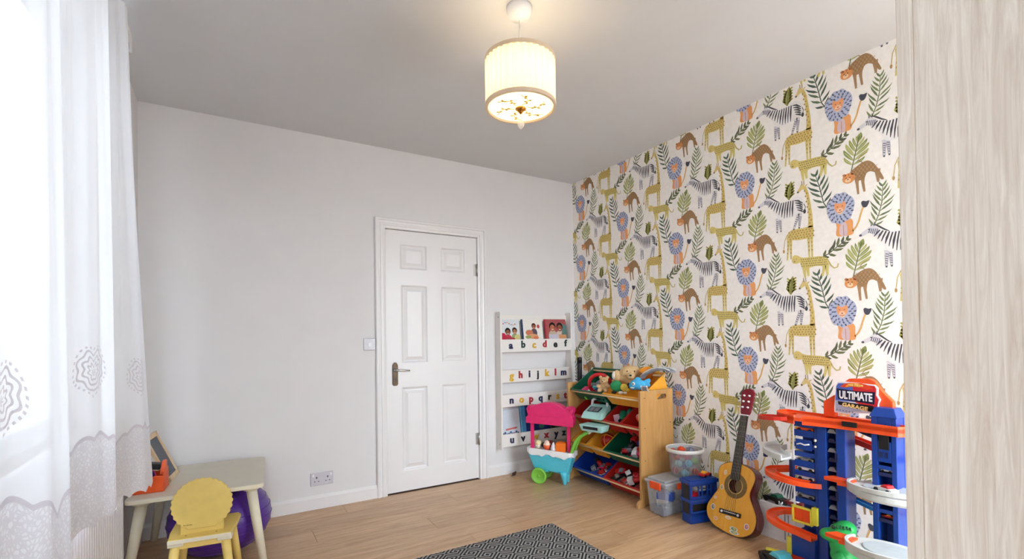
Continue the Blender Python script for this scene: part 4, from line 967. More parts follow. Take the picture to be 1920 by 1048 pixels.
for fx, fy, dz, rz, c, s, ds in ((.18, .28, .035, .6, 'black', 1.2, 'black toy brick'), (.40, .30, .035, 1.4, 'grey', 1.2, 'grey toy brick'), (.64, .32, .038, .2, 'red', 1.5, 'red toy brick'), (.80, .34, .038, 2.0, 'maroon', 1.4, 'maroon toy brick'), (.06, .50, 0, .1, 'red', 1.3, 'bright red toy brick at the left'), (.50, .78, 0, .4, 'silver', 1.3, 'silver toy brick')):
    toy_brick(ds+' in the lowest red bin', inb(*RD, fx, fy, dz, rz), c, s, 3, G2)
def heap(bin_, where, grp, combos, seed, kinds):
    rr = random.Random(seed)
    for i, (a, b) in enumerate(combos):
        fx, fy = (i % 5+.5)/5+rr.uniform(-.07, .07), .12+.26*(i//5)+rr.uniform(-.05, .05)
        Mx = inb(*bin_, fx, fy, .042+.012*(i//5)+rr.uniform(0, .012), rr.uniform(0, 6), rr.uniform(-.35, .35))
        if kinds[i % len(kinds)] == 'car': toy_car('%s toy car with %s roof heaped on top %s' % (a, b, where), Mx, a, b, rr.uniform(1.2, 1.5), grp)
        elif kinds[i % len(kinds)] == 'train': toy_engine('%s toy train with %s cab heaped on top %s' % (a, b, where), Mx, a, b, rr.uniform(1.2, 1.5), grp)
        else: toy_brick('%s toy brick heaped on top %s' % (a, where), Mx, a, rr.uniform(1.2, 1.6), 3, grp)
heap((2.98, 2.745, ZR[3]), 'of the lowest blue bin', G1, [('blue', 'grey'), ('silver', 'blue'), ('maroon', 'red'), ('white', 'red'), ('black', 'maroon'), ('blue', 'black'), ('red', 'black'), ('pink', 'grey'), ('red', 'grey'), ('grey', 'black')], 5, ['car', 'brick', 'car', 'car', 'car', 'car', 'train'])
heap(RD, 'of the lowest red bin', G2, [('black', 'silver'), ('silver', 'red'), ('grey', 'black'), ('red', 'white'), ('maroon', 'black'), ('red', 'grey'), ('black', 'white'), ('maroon', 'red'), ('red', 'red'), ('black', 'grey')], 8, ['car', 'car', 'brick', 'train', 'car', 'car', 'car'])
# third row
G3 = 'toys in the third-row green bin'; GR = (2.745, e0, ZR[2])
for fx, fy, rz, a, b, ds in ((.42, .26, .5, 'maroon', 'grey', 'maroon toy train with grey cab'), (.62, .22, 2.6, 'red', 'black', 'red toy train with black cab'), (.82, .2, .4, 'red', 'maroon', 'red toy train with maroon cab'), (.76, .5, 1.2, 'red', 'red', 'all-red toy train'), (.55, .55, .2, 'pink', 'red', 'pink toy train with red cab')):
    toy_engine(ds+' in the third-row green bin', inb(*GR, fx, fy, 0, rz), a, b, 1.5, G3)
heap((2.60, e0, ZR[2]), 'of the third-row green bin', G3, [('red', 'grey'), ('maroon', 'black'), ('red', 'silver'), ('pink', 'white'), ('red', 'orange'), ('black', 'red'), ('red', 'white'), ('turquoise', 'red'), ('red', 'blue'), ('grey', 'red')], 3, ['train', 'car', 'car', 'train', 'car'])
toy_ball('turquoise toy ball with grey stripes in the third-row green bin', inb(*GR, .40, .62, .05), 'turquoise', 'grey', .028, G3)
toy_brick('small white toy brick at the left of the third-row green bin', inb(*GR, .16, .30, 0, .4), 'white', 1.2, 2, G3)
toy_brick('black toy brick in the third-row green bin', inb(*GR, .62, .40, .05, .9), 'black', 1.4, 3, G3)
toy_ball('red ball with yellow stripes in the narrow yellow bin', inb(yq[1], yq[2], ZR[2], .5, .45, 0), 'red', 'yellow', .058)
toy_car('white toy car with mint roof in the left yellow bin of the third row', inb(yq[0], yq[1], ZR[2], .75, .35, 0, .8), 'white', 'mint', 1.5)
toy_brick('pale grey toy brick in the left yellow bin of the third row', inb(yq[0], yq[1], ZR[2], .45, .2, 0, .2), 'silver', 1.6, 3)
# second row
B3 = (yq[2], yq[3], ZR[1]); B4 = (yq[3], yq[4], ZR[1])
m = MB(); m.hexa([(-.03, -.03, 0), (.03, -.03, 0), (.03, .03, 0), (-.03, .03, 0)], [(-.022, -.004, .075), (.022, -.004, .075), (.022, .004, .075), (-.022, .004, .075)]); o = m.build('toy_tent', mat('pale_pink_plastic', (214, 176, 196), .4), bevel=.003)
o.matrix_basis = inb(*B3, .22, .24, .022, .5); tag(o, 'pale pink wedge-shaped toy in the second-row red bin', 'toy')
bn = thing('toy_binoculars', 'green toy binoculars lying in the second-row red bin', 'toy', M=inb(*B3, .62, .42, .062, .5))
for x in (-.03, .03):
    m = MB(); m.lathe([(.0005, -.05), (.028, -.05), (.03, -.02), (.022, .02), (.02, .05), (.0005, .05)], 16, T(x, 0, 0) @ RX(PI/2)); bb_ = m.build('barrel', mat('jade_plastic', (34, 130, 98), .35), bn)
    MB().lathe([(.0005, 0), (.022, 0), (.022, .002), (.0005, .002)], 14, T(x, -.05, 0) @ RX(PI/2), caps=False).build('lens', M_dark, bb_)
MB().box(-.014, .014, -.02, .03, -.008, .012).build('bridge', M_grn, bn, bevel=.002)
toy_ball('pale orange toy ball with white stripes beside the near side panel', inb(*B4, .45, .36, .05), 'orange', 'white', .034)
toy_car('black toy truck with green roof in the right-hand second-row red bin', inb(*B4, .5, .08, 0, .4), 'black', 'green', 1.5)
toy_car('maroon toy car with grey roof in the right-hand second-row red bin', inb(*B4, .6, .55, 0, 1.4), 'maroon', 'grey', 1.6)
toy_car('dark green toy car with yellow roof at the left end of the second row', inb(yq[0], yq[1], ZR[1], .5, .4, 0, 1.4), 'green', 'yellow', 1.5)
# mint toy till standing over the second-row green bin
tl_ = thing('toy_till', 'mint green toy cash register with white handle standing on the second row', 'toy till', M=T(2.415, 2.836, 0.533) @ RZ(-PI/2+0.25))
m = MB(); m.hexa([(-.095, -.05, 0), (.095, -.05, 0), (.1, .10, 0), (-.1, .10, 0)], [(-.088, -.015, .045), (.088, -.015, .045), (.088, .10, .1), (-.088, .10, .1)]); m.build('body', M_mint, tl_, bevel=.008)
sl = math.atan2(.055, .115)
m = MB(); m.box(-.06, .045, .01, .075, .001, .004, T(0, -.015, .045) @ RX(sl)); scr = m.build('screen', M_dark, tl_, bevel=.002)
m = MB(); m.box(-.05, -.012, .016, .068, .004, .0052, T(0, -.015, .045) @ RX(sl)); m.box(-.005, .036, .016, .068, .004, .0052, T(0, -.015, .045) @ RX(sl)); m.build('display', M_mgrey, scr)
m = MB(); m.tube([(-.075, .085, .085), (-.07, .088, .125), (-.05, .09, .14), (.04, .09, .135), (.065, .088, .12), (.068, .085, .085)], .011, 10); m.build('handle', M_white_plastic, tl_)
dr_ = thing('toy_cash_box', 'mint toy cash box sticking out below the second row rail', 'toy box', M=T(2.36, 2.77, 0.452) @ RZ(-PI/2+.25))
m = MB(); m.hexa([(-.085, -.045, .0), (.095, -.045, 0), (.085, .06, .0), (-.085, .06, 0)], [(-.1, -.06, .05), (.11, -.06, .05), (.1, .06, .05), (-.1, .06, .05)]); m.build('body', M_mint, dr_, bevel=.006)
m = MB(); m.box(-.06, .07, -.0605, -.058, .02, .04); m.build('dark_strip', M_dark, dr_)
# top row
TG = (e1, 2.745, ZR[0]); TY = (2.745, e0, ZR[0])
G4 = 'toys in the top green bin'
toy_car('blue toy car with turquoise roof in the top green bin', inb(*TG, .36, .5, 0, .7), 'blue', 'turquoise', 1.9, G4)
toy_car('blue toy car with black roof in the top green bin', inb(*TG, .5, .8, 0, 1.8), 'blue', 'black', 2.0, G4)
toy_car('turquoise toy car with blue roof in the top green bin', inb(*TG, .45, .22, 0, .2), 'turquoise', 'blue', 1.7, G4)
toy_car('white toy truck with pink roof at the left of the top green bin', inb(*TG, .22, .15, .02, .1), 'white', 'pink', 1.9, G4)
toy_brick('green toy brick in the top green bin', inb(*TG, .32, .05, 0, .5), 'lime', 1.5, 3, G4)
toy_car('black toy car with white roof at the front of the top green bin', inb(*TG, .84, .0, .02, .1), 'black', 'white', 1.4, G4)
sw_ = thing('toy_steering_wheel', 'red toy steering wheel with grey hub standing in the top green bin', 'toy', M=T(2.505, 2.862, 0.785) @ RZ(-0.9) @ RX(0.35))
m = MB(); m.tube([(.0*0+.085*math.cos(a), 0, .085*math.sin(a)) for a in [2*PI*k/28 for k in range(29)]], .015, 8, caps=False); m.build('rim', M_red, sw_)
m = MB(); m.lathe([(.0005, -.012), (.03, -.012), (.034, 0), (.03, .012), (.0005, .012)], 16, RX(PI/2)); m.box(-.08, .08, -.007, .007, -.01, .01); m.box(-.01, .01, -.007, .007, -.08, 0); m.build('hub', M_mgrey, sw_)
# plush animals on the yellow bin
def plush(name, label, M, parts, m_, extra=(), vox=.004):
    t_ = thing(name, label, 'soft toy', M=M)
    mm = MB()
    for c, r in parts: mm.ball(c, r, 14, 10)
    mm.build('body', m_, t_, remesh=vox)
    for nm, m2, pp in extra:
        q = MB()
        for c, r in pp: q.ball(c, r, 12, 8)
        q.build(nm, m2, t_)
    return t_
M_beige = mat('curly_beige_plush', (206, 170, 124), .9, .25, 140, bump=.6); M_tan = mat('tan_plush', (214, 180, 132), .9, .12, 60, bump=.3)
M_wplush = mat('white_plush', (234, 228, 218), .9, .05, 60, bump=.2)
plush('plush_bear', 'small curly beige plush bear sitting at the front of the yellow bin', T(2.47, 2.775, 0.742) @ RZ(-1.0), [((0, 0, .03), (.042, .04, .036)), ((0, -.012, .08), (.034, .032, .03)), ((-.026, -.008, .106), .013), ((.026, -.008, .106), .013), ((-.04, -.025, .04), (.016, .022, .014)), ((.04, -.025, .04), (.016, .022, .014)), ((-.025, -.045, .012), (.017, .025, .015)), ((.025, -.045, .012), (.017, .025, .015)), ((0, -.04, .074), (.014, .012, .011))], M_beige, [('nose', M_dark, [((0, -.052, .078), (.006, .004, .004))]), ('eye', M_dark, [((-.012, -.041, .089), .0035), ((.012, -.041, .089), .0035)])])
plush('plush_dog', 'large tan plush dog with drooping ears slumped across the yellow bin', T(2.60, 2.64, 0.80) @ RZ(-0.9), [((0, .02, .05), (.105, .075, .055)), ((.01, -.01, .085), (.082, .062, .055)), ((-.09, -.02, .06), (.03, .025, .045)), ((.10, 0, .06), (.026, .024, .04)), ((-.105, .03, .015), (.035, .04, .025)), ((.02, -.07, .065), (.035, .03, .026))], M_tan, [('ear', M_wplush, [((-.108, -.022, .062), (.02, .022, .034))]), ('nose', M_dark, [((.02, -.1, .072), (.009, .006, .007))]), ('eye', M_dark, [((-.008, -.066, .1), .005), ((.045, -.064, .1), .005)])], .005)
M_gplush = mat('green_plush', (40, 140, 84), .85, .1, 80, bump=.3); M_yplush = mat('yellow_plush', (232, 200, 80), .85, .08, 80, bump=.3); M_kplush = mat('black_plush', (34, 30, 32), .9, .1, 80)
plush('plush_turtle', 'plush turtle with round green shell and yellow head on the yellow bin', T(2.46, 2.625, 0.758) @ RZ(-0.9), [((-.005, 0, .035), (.046, .03, .042))], M_gplush,
      [('head', M_yplush, [((.052, -.012, .028), (.03, .024, .028)), ((.075, -.014, .012), (.016, .014, .014))]), ('dark_band', M_kplush, [((.036, -.004, .008), (.012, .02, .012)), ((.082, -.004, .04), (.012, .014, .022)), ((-.02, -.02, -.008), (.02, .014, .012))]), ('foot', M_wplush, [((.03, -.026, -.008), (.018, .013, .012)), ((.06, -.024, -.01), (.014, .012, .01))])])
fs_ = plush('plush_fish', 'blue plush fish with a white eye on the near end of the yellow bin', T(2.475, 2.435, 0.79) @ RZ(-0.9), [((0, 0, .03), (.056, .03, .038)), ((-.03, 0, .02), (.03, .026, .03)), ((.06, .005, .045), (.02, .012, .024)), ((.075, .005, .058), (.014, .008, .016)), ((.072, .005, .028), (.014, .008, .014)), ((0, .005, .068), (.022, .01, .014))], mat('blue_plush', (66, 168, 216), .8, .08, 70, bump=.3),
            [('eye', M_wplush, [((-.026, -.024, .036), (.012, .008, .012))]), ('pupil', M_dark, [((-.028, -.031, .036), (.0055, .004, .0055))]), ('mouth', M_wplush, [((-.035, -.02, .008), (.016, .01, .006))])])
bk_ = thing('toy_bucket', 'small orange toy bucket behind the blue plush fish', 'bucket', M=T(2.645, 2.505, 0.842) @ RX(.25) @ RY(-.3))
m = MB(); m.sweep([[(r_*math.cos(2*PI*j/20), r_*math.sin(2*PI*j/20), z) for j in range(20)] for r_, z in ((.032, 0), (.05, .07), (.055, .07), (.055, .074), (.047, .074), (.029, .004))], smooth=True); m.build('pail', mat('amber_plastic', (238, 150, 46), .38), bk_)
m = MB(); m.tube([(.05*math.cos(a), .01+.02*math.sin(a), .072+.012*math.sin(a)) for a in [PI*k/10 for k in range(11)]], .0028, 6); m.build('bail', M_yel, bk_)
gt = thing('toy_track_piece', 'grey plastic toy track piece arching over the near end of the yellow bin', 'toy track', M=T(2.62, 2.36, 0.84))
pts = [(-.13, .02), (-.1, .05), (-.05, .078), (.0, .09), (.05, .088), (.09, .075)]
m = MB(); m.sweep([[(x*0.25+.0-.03, -x, z), (x*0.25+.03, -x+.0, z), (x*.25+.03, -x, z-.012), (x*.25-.03, -x, z-.012)] for x, z in pts]); m.build('chute', M_mgrey, gt, bevel=.002)
for sd in (-.032, .032):
    m = MB(); m.tube([(x*.25+sd, -x, z+.006) for x, z in pts], .005, 6); m.build('side_rail', M_grey, gt)
rm = thing('toy_ladder', 'grey slotted toy ladder lying on the near end of the yellow bin', 'toy', M=T(2.455, 2.35, 0.79) @ RZ(-.95) @ RX(0.95))
m = MB(); m.box(-.022, -.014, -.006, .006, -.05, .05); m.box(.014, .022, -.006, .006, -.05, .05); m.build('stile', M_grey, rm)
m = MB()
for k in range(7): m.box(-.014, .014, -.005, .005, -.046+k*.0145, -.039+k*.0145)
m.build('rung', M_mgrey, rm)
# black tube standing in the corner
bt = thing('black_tube', 'tall slim black tube standing in the corner behind the toy organiser', 'tube', (2.655, 3.30, 0))
m = MB(); m.lathe([(.0005, 0), (.021, 0), (.021, .93), (.0005, .93)], 18, smooth=False); m.build('tube', M_dark, bt); m = MB(); m.lathe([(.0005, .93), (.0225, .928), (.0225, .972), (.019, .978), (.0005, .978)], 18); m.build('cap', M_dark, bt)

# ------------------------------------------------------------------ toy ice cream cart
CM = Matrix(((.58, .815, 0, 2.13), (-.815, .58, 0, 3.17), (0, 0, 1, 0), (0, 0, 0, 1)))
ct = thing('toy_cart', 'turquoise toy ice cream cart with pink canopy and green wheels in front of the bookcase', 'toy cart', M=CM)
m = MB(); m.hexa([(-.06, .03, .105), (.225, .025, .075), (.225, .12, .075), (-.06, .12, .105)], [(-.10, .0, .235), (.268, .0, .222), (.268, .145, .222), (-.10, .145, .235)]); m.build('tub', M_teal, ct, bevel=.012, seg=3)
for y in (.035, .11):
    m = MB(); m.sweep([[(x+r_*math.cos(2*PI*j/12), y+r_*math.sin(2*PI*j/12), z) for j in range(12)] for x, r_, z in ((.188, .030, .1), (.192, .026, .07), (.197, .018, .03), (.198, .014, .004), (.198, .010, 0))], smooth=True); m.build('front_leg', M_teal, ct)
base = [(x+.0825, y+.0725) for x, y in rrect(.39, .165, .03, 2)]
dense = []
for i in range(len(base)):
    a, b = base[i], base[(i+1) % len(base)]; L_ = math.dist(a, b); q = max(1, int(L_/.012))
    for k in range(q): dense.append((a[0]+(b[0]-a[0])*k/q, a[1]+(b[1]-a[1])*k/q))
s_ = 0; zt_ = lambda x: .262-.045*(x+.1)
R1, R2, R3, R4 = [], [], [], []
for i, (x, y) in enumerate(dense):
    dr = .012*math.sin(i*.85)+.006*math.sin(i*.37)
    R1.append((x, y, zt_(x)-.030+dr)); R2.append((x, y, zt_(x)+.012)); R3.append((.0825+(x-.0825)*.9, .0725+(y-.0725)*.82, zt_(x)+.014)); R4.append((.0825+(x-.0825)*.88, .0725+(y-.0725)*.78, zt_(x)-.012))
m = MB(); m.sweep([R1, R2, R3, R4], smooth=False); m.build('icing_tray', M_white_plastic, ct, bevel=.003)
for y in (-.016, .161):
    m = MB(); m.lathe([(.0005, -.012), (.056, -.012), (.063, -.008), (.063, .008), (.056, .012), (.050, .011), (.046, .007), (.0005, .007)], 28, T(0, y, .063) @ RX(PI/2)); whl = m.build('wheel', M_lgrn, ct)
    m = MB(); m.lathe([(.0005, .007), (.012, .007), (.010, .012), (.0005, .013)], 14, T(0, y, .063) @ RX(PI/2), caps=False); m.build('hub_cap', M_lgrn, whl)
m = MB(); m.tube([(0, -.02, .063), (0, .165, .063)], .008, 10); m.build('axle', M_white_plastic, ct)
m = MB(); m.prism([(-.03, .115), (-.055, .1), (.065, .085), (.05, .105)], .03, .115, Matrix(((1, 0, 0, 0), (0, 0, 1, 0), (0, 1, 0, 0), (0, 0, 0, 1)))); m.build('axle_housing', M_teal, ct)
for x in (-.075, .232):
    m = MB(); m.box(x-.013, x+.013, .04, .06, .255, .50); m.build('post', M_pink, ct, bevel=.003)
roof = [(-.106, .475), (-.108, .52), (-.098, .535), (-.106, .555), (-.11, .585), (-.098, .61), (-.078, .612), (-.06, .604), (-.04, .615), (.02, .634), (.09, .64), (.15, .628), (.19, .607), (.205, .596), (.222, .607), (.246, .612), (.268, .604), (.278, .585), (.272, .562), (.262, .545), (.274, .53), (.274, .462), (.12, .468)]
XZm = Matrix(((1, 0, 0, 0), (0, 0, 1, 0), (0, 1, 0, 0), (0, 0, 0, 1)))
m = MB(); m.prism(roof, .012, .10, XZm); can = m.build('canopy', M_pink, ct, bevel=.006)
m = MB(); m.prism([(-.112, .472), (-.112, .522), (.08, .53), (.282, .524), (.282, .458), (.09, .466)], .0, .012, XZm); m.build('fascia', M_pink, can, bevel=.003)
m = MB()
for x, z in ((-.088, .584), (.252, .585)): m.tube([(x+.02*(1-q/16)*math.cos(q*.75), .008, z+.02*(1-q/16)*math.sin(q*.75)) for q in range(14)], .003, 6)
m.build('scroll', M_pink, can)
for y in (.015, .115):
    m = MB(); m.tube([(.255, y, .235), (.275, y, .30), (.30, y, .355), (.335, y, .392), (.375, y, .415), (.405, y, .428)], [.013, .013, .0125, .012, .012, .012], 12); m.build('handle', M_lgrn, ct)
m = MB(); m.tube([(.405, .005, .428), (.408, .125, .428)], .013, 12); m.build('handle_grip', M_white_plastic, ct)
def on_cart(u, v, z, rz=0): return CM @ T(u, v, z) @ RZ(rz)
o = MB().box(-.04, .04, -.03, .03, 0, .07).box(-.03, .03, -.022, .022, .07, .075).build('toy_block', mat('orange_block', (240, 118, 26), .4), bevel=.005); o.matrix_basis = on_cart(.165, .06, .252, .1); tag(o, 'orange toy block standing on the white tray of the toy cart', 'toy block')
c1_ = thing('toy_ice_cream', 'cream toy ice cream scoop on the left of the toy cart tray', 'toy ice cream', M=on_cart(-.035, .075, .262))
m = MB(); m.lathe([(.0005, 0), (.018, 0), (.024, .03), (.0005, .03)], 14); m.build('cup', M_cream, c1_); m = MB(); m.ball((0, 0, .04), (.027, .027, .024), 14, 10); m.build('scoop', mat('vanilla', (240, 228, 176), .5), c1_)
c2_ = thing('toy_ice_cream', 'orange toy ice cream cup with white swirl on the toy cart tray', 'toy ice cream', M=on_cart(.045, .06, .26))
m = MB(); m.lathe([(.0005, 0), (.022, 0), (.032, .035), (.0005, .035)], 14); m.build('cup', mat('apricot_plastic', (232, 96, 44), .4), c2_); m = MB(); m.lathe([(.028, .033), (.03, .043), (.02, .052), (.022, .06), (.010, .068), (.0005, .075)], 14, caps=False); m.build('swirl', mat('peach_white', (244, 214, 192), .5), c2_)
c3_ = thing('toy_ice_cream', 'white cone-shaped toy ice cream in the middle of the toy cart tray', 'toy ice cream', M=on_cart(.105, .045, .258))
m = MB(); m.lathe([(.0005, 0), (.024, 0), (.022, .02), (.0005, .02)], 14); m.build('cup', M_white_plastic, c3_); m = MB(); m.lathe([(.02, .018), (.018, .035), (.008, .058), (.0005, .066)], 14, caps=False); m.build('swirl', M_white_plastic, c3_)
toy_car('black toy car with maroon roof parked at the back of the toy cart tray', on_cart(.06, .105, .262, .2), 'black', 'maroon', 2.0)
toy_car('green toy car with orange roof at the back of the toy cart tray', on_cart(.2, .11, .255, .1), 'green', 'orange', 1.6)

# ------------------------------------------------------------------ clear boxes and blue crate
M_clear = clear_mat('clear_plastic', (216, 222, 228), 0.28, 0.12); M_lid = clear_mat('grey_clear_lid', (196, 198, 202), 0.7, 0.2)
sb = thing('storage_box', 'clear plastic storage box with grey lid and orange clip beside the toy organiser', 'storage box', (2.54, 2.205, 0))
def open_box(m, x0, x1, y0, y1, z0, z1, tp, th=.003):
    def rc(i, z): return [(x0+i, y0+i, z), (x1-i, y0+i, z), (x1-i, y1-i, z), (x0+i, y1-i, z)]
    m.sweep([rc(tp, z0), rc(0, z1), rc(th, z1), rc(tp+th, z0+th)])
m = MB(); open_box(m, -.145, .14, -.075, .085, 0, .195, .014); m.box(-.152, .147, -.082, .092, .188, .197); m.build('tub', M_clear, sb, bevel=.004)
m = MB(); m.box(-.155, .15, -.085, .095, .198, .214); m.box(-.14, .135, -.07, .08, .214, .228); m.build('lid', M_lid, sb, bevel=.004)
m = MB(); m.box(-.163, -.153, -.045, .045, .165, .205); m.box(-.165, -.15, -.045, .045, .203, .212); m.build('clip', M_orange, sb, bevel=.004)
m = MB(); m.box(-.05, .05, -.092, -.083, .165, .205); m.build('clip', M_orange, sb, bevel=.004)
for k, (x, y, z, c, s) in enumerate(((-.09, -.02, .006, 'grey', 2.6), (-.02, .03, .006, 'blue', 2.6), (-.08, .03, .07, 'silver', 2.4), (.06, -.01, .006, 'grey', 2.8), (-.09, -.03, .1, 'blue', 2.2))):
    toy_brick(('pale grey toy brick at the front bottom', 'blue toy brick low down', 'silver toy brick in the middle', 'large grey toy brick at the back', 'blue toy brick near the top')[k]+' inside the clear storage box', T(2.54+x, 2.205+y, z) @ RZ(.5*k), c, s, 3, 'bricks inside the clear storage box')
tb = thing('clear_tub', 'round clear plastic tub heaped with toys standing on the storage box lid', 'tub', (2.625, 2.165, .2285))
m = MB(); N_ = 36
m.sweep([[(r_*math.cos(2*PI*j/N_), r_*math.sin(2*PI*j/N_), z) for j in range(N_)] for r_, z in ((.092, 0), (.112, .165), (.12, .168), (.12, .18), (.114, .182), (.108, .178), (.089, .003))], smooth=True); m.build('tub', M_clear, tb)
m = MB(); m.lathe([(.113, .160), (.122, .162), (.122, .183), (.114, .185), (.111, .178)], 36, caps=False); m.build('rim', mat('frosted_rim', (226, 226, 222), .4), tb)
tq = [(-.05, -.04, .004, 'turquoise', 'white'), (.04, -.05, .004, 'orange', 'white'), (.05, .03, .004, 'green', 'yellow'), (-.04, .045, .004, 'red', 'white'), (0, 0, .045, 'blue', 'turquoise'), (-.06, .0, .065, 'mint', 'blue'), (.03, -.055, .075, 'lime', 'grey'), (-.03, -.055, .07, 'turquoise', 'blue'), (.055, .02, .075, 'pink', 'red'), (-.02, .05, .085, 'orange', 'yellow'), (-.045, -.02, .125, 'red', 'orange'), (.03, -.02, .13, 'grey', 'blue'), (.02, .045, .125, 'orange', 'red'), (-.055, .05, .12, 'maroon', 'orange')]
for k, (x, y, z, a, b) in enumerate(tq):
    toy_ball('small %s toy ball with %s stripes in the round clear tub' % (a, b), T(2.625+x, 2.165+y, .2285+z), a, b, .024 if k < 10 else .027, 'toy balls in the round clear tub')
cr = thing('toy_crate', 'royal blue openwork plastic crate standing on the floor left of the guitar', 'crate', (2.435, 1.972, 0), -.22)
m = MB()
w_, d_, h_ = .20, .085, .262   # x along to the right/back, y towards the back
fr_ = .016
# base tub
def frame_panel(m, x0, x1, y, z0, z1, th):
    m.box(x0, x1, y, y+th, z0, z0+fr_); m.box(x0, x1, y, y+th, z1-fr_, z1); m.box(x0, x0+fr_, y, y+th, z0, z1); m.box(x1-fr_, x1, y, y+th, z0, z1)
m.box(0, w_, 0, d_, 0, .05); m.box(0, w_, 0, .012, .05, .075); m.build('base', M_blue, cr, bevel=.006)
m = MB(); frame_panel(m, 0, w_, 0, .05, .135, .008); frame_panel(m, 0, w_, d_-.008, .05, .135, .008); m.box(0, .008, 0, d_, .05, .135); m.box(w_-.008, w_, 0, d_, .05, .135); m.build('lower_frame', M_blue, cr, bevel=.002)
m = MB(); m.box(-.006, w_+.006, -.006, d_+.006, .13, .15); m.build('middle_shelf', M_blue, cr, bevel=.004)
m = MB(); frame_panel(m, 0, w_, 0, .15, .245, .008)
for x in (.06, .085, .125, .15): m.box(x, x+.009, 0, .008, .15, .245)
m.box(.125, .155, 0, .008, .195, .205); frame_panel(m, 0, w_, d_-.008, .15, .245, .008); m.box(0, .008, 0, .03, .15, .245); m.box(0, .008, d_-.03, d_, .15, .245); m.box(w_-.008, w_, 0, d_, .15, .245); m.build('upper_frame', M_blue, cr, bevel=.002)
m = MB(); m.box(-.008, w_+.008, -.008, d_+.008, .243, .265); m.box(.0, w_, .0, d_, .265, .270); m.build('top_rim', M_blue, cr, bevel=.006)
m = MB(); m.box(-.003, .002, .012, d_-.012, .06, .235); m.box(.012, w_-.012, .012, .06, .052, .125); m.build('dark_insert', M_dark, cr, bevel=.001)
toy_brick('red toy brick lying inside the blue crate', T(2.435, 1.972, .151) @ RZ(-.22) @ T(.05, .04, 0) @ RZ(.2), 'red', 1.3, 3)
toy_car('bright red toy car with yellow roof on top of the blue crate', T(2.435, 1.972, .270) @ RZ(-.22) @ T(.15, .045, 0) @ RZ(.3), 'red', 'yellow', 1.2)
# white box at the wall with cars on top
wbx = thing('white_box', 'plain white box on the floor against the wallpaper behind the toy garage', 'box', (2.725, 1.53, 0))
MB().box(-.065, .05, -.15, .135, 0, .19).build('carton', M_white_plastic, wbx, bevel=.002)
MB().box(-.069, .052, -.154, .139, .165, .2).build('lid', M_white_plastic, wbx, bevel=.002)
MB().box(-.0692, -.064, -.01, -.006, .02, .16).box(-.0692, -.064, -.03, -.026, .02, .16).build('hinge_line', M_mgrey, wbx)
toy_car('black toy monster truck with green roof on the white box', T(2.70, 1.60, .2005) @ RZ(1.4), 'black', 'green', 1.7); toy_car('maroon toy car with white roof on the white box', T(2.712, 1.505, .2005) @ RZ(1.7), 'maroon', 'white', 1.5)
toy_ball('white toy ball with black stripes on the white box', T(2.675, 1.555, .2005), 'white', 'black', .014)

# ------------------------------------------------------------------ guitar
GA = math.atan2(.25, .80); GX = 2.50
gM = Matrix(((0, math.sin(GA), -math.cos(GA), GX+0.002), (-1, 0, 0, 0), (0, math.cos(GA), math.sin(GA), 0.006), (0, 0, 0, 1)))
# local: x = -Y world (to the right), y = up along the leaning face, z = out of the face towards the room
base_x = -1.76
gt_ = thing('guitar', 'small honey-yellow acoustic guitar with stickers leaning on the wallpaper wall', 'guitar', M=gM @ T(base_x, 0, 0))
OUT = [(-1.806, 0.407), (-1.855, 0.391), (-1.887, 0.364), (-1.893, 0.323), (-1.878, 0.277), (-1.875, 0.233), (-1.904, 0.176), (-1.928, 0.125), (-1.928, 0.085), (-1.909, 0.047), (-1.866, 0.018), (-1.808, 0.004), (-1.754, -0.002), (-1.702, -0.002), (-1.656, 0.017), (-1.623, 0.048), (-1.611, 0.092), (-1.616, 0.135), (-1.64, 0.181), (-1.668, 0.228), (-1.672, 0.264), (-1.656, 0.328), (-1.662, 0.364), (-1.691, 0.39), (-1.747, 0.405)]
OUT = smooth_loop([(x-base_x, y) for x, y in OUT], 3)
GD = .075
M_spruce = wood('honey_spruce', (236, 164, 44), (246, 184, 62), grain=(30, 2, 2), rough=.25, scale=2, bump=0); M_mahog = wood('mahogany', (78, 22, 22), (112, 34, 30), grain=(3, 20, 20), rough=.25, scale=2, bump=0)
n = len(OUT)
m = MB(); sd = [[(x, y, z) for x, y in OUT] for z in (-GD, -.002)]; m.add(sd[0]+sd[1], [(i, (i+1) % n, n+(i+1) % n, n+i) for i in range(n)], smooth=True); m.add(sd[0], [tuple(range(n-1, -1, -1))]); m.build('back_and_sides', M_mahog, gt_)
hx, hy, hr = -1.768-base_x, .273, .043
def holed(outer, hole, z0, z1, m_, name, par):
    bm = bmesh.new(); o_ = [bm.verts.new((x, y, z1)) for x, y in outer]; h_ = [bm.verts.new((x, y, z1)) for x, y in hole]
    es = [bm.edges.new((l[i], l[(i+1) % len(l)])) for l in (o_, h_) for i in range(len(l))]
    bmesh.ops.triangle_fill(bm, use_beauty=True, edges=es)
    r = bmesh.ops.extrude_face_region(bm, geom=bm.faces[:]); bmesh.ops.translate(bm, vec=(0, 0, z0-z1), verts=[e for e in r['geom'] if isinstance(e, bmesh.types.BMVert)])
    bmesh.ops.recalc_face_normals(bm, faces=bm.faces)
    me = bpy.data.meshes.new(name); bm.to_mesh(me); bm.free(); me.materials.append(m_); o = bpy.data.objects.new(name, me); COL.objects.link(o); o.parent = par; return o
circ = lambda r_, k=32: [(hx+r_*math.cos(2*PI*j/k), hy+r_*math.sin(2*PI*j/k)) for j in range(k)]
face = holed(OUT, circ(hr), -.002, .001, M_spruce, 'soundboard', gt_)
m = MB(); ins = [(x*.985, .2+(y-.2)*.985) for x, y in OUT]; m.sweep([[(a[0], a[1], .0012), (a[0], a[1], -.003), (b[0], b[1], .0012)] for a, b in zip(OUT, ins)], closed=True); m.build('binding', mat('dark_binding', (90, 56, 30), .4), gt_)
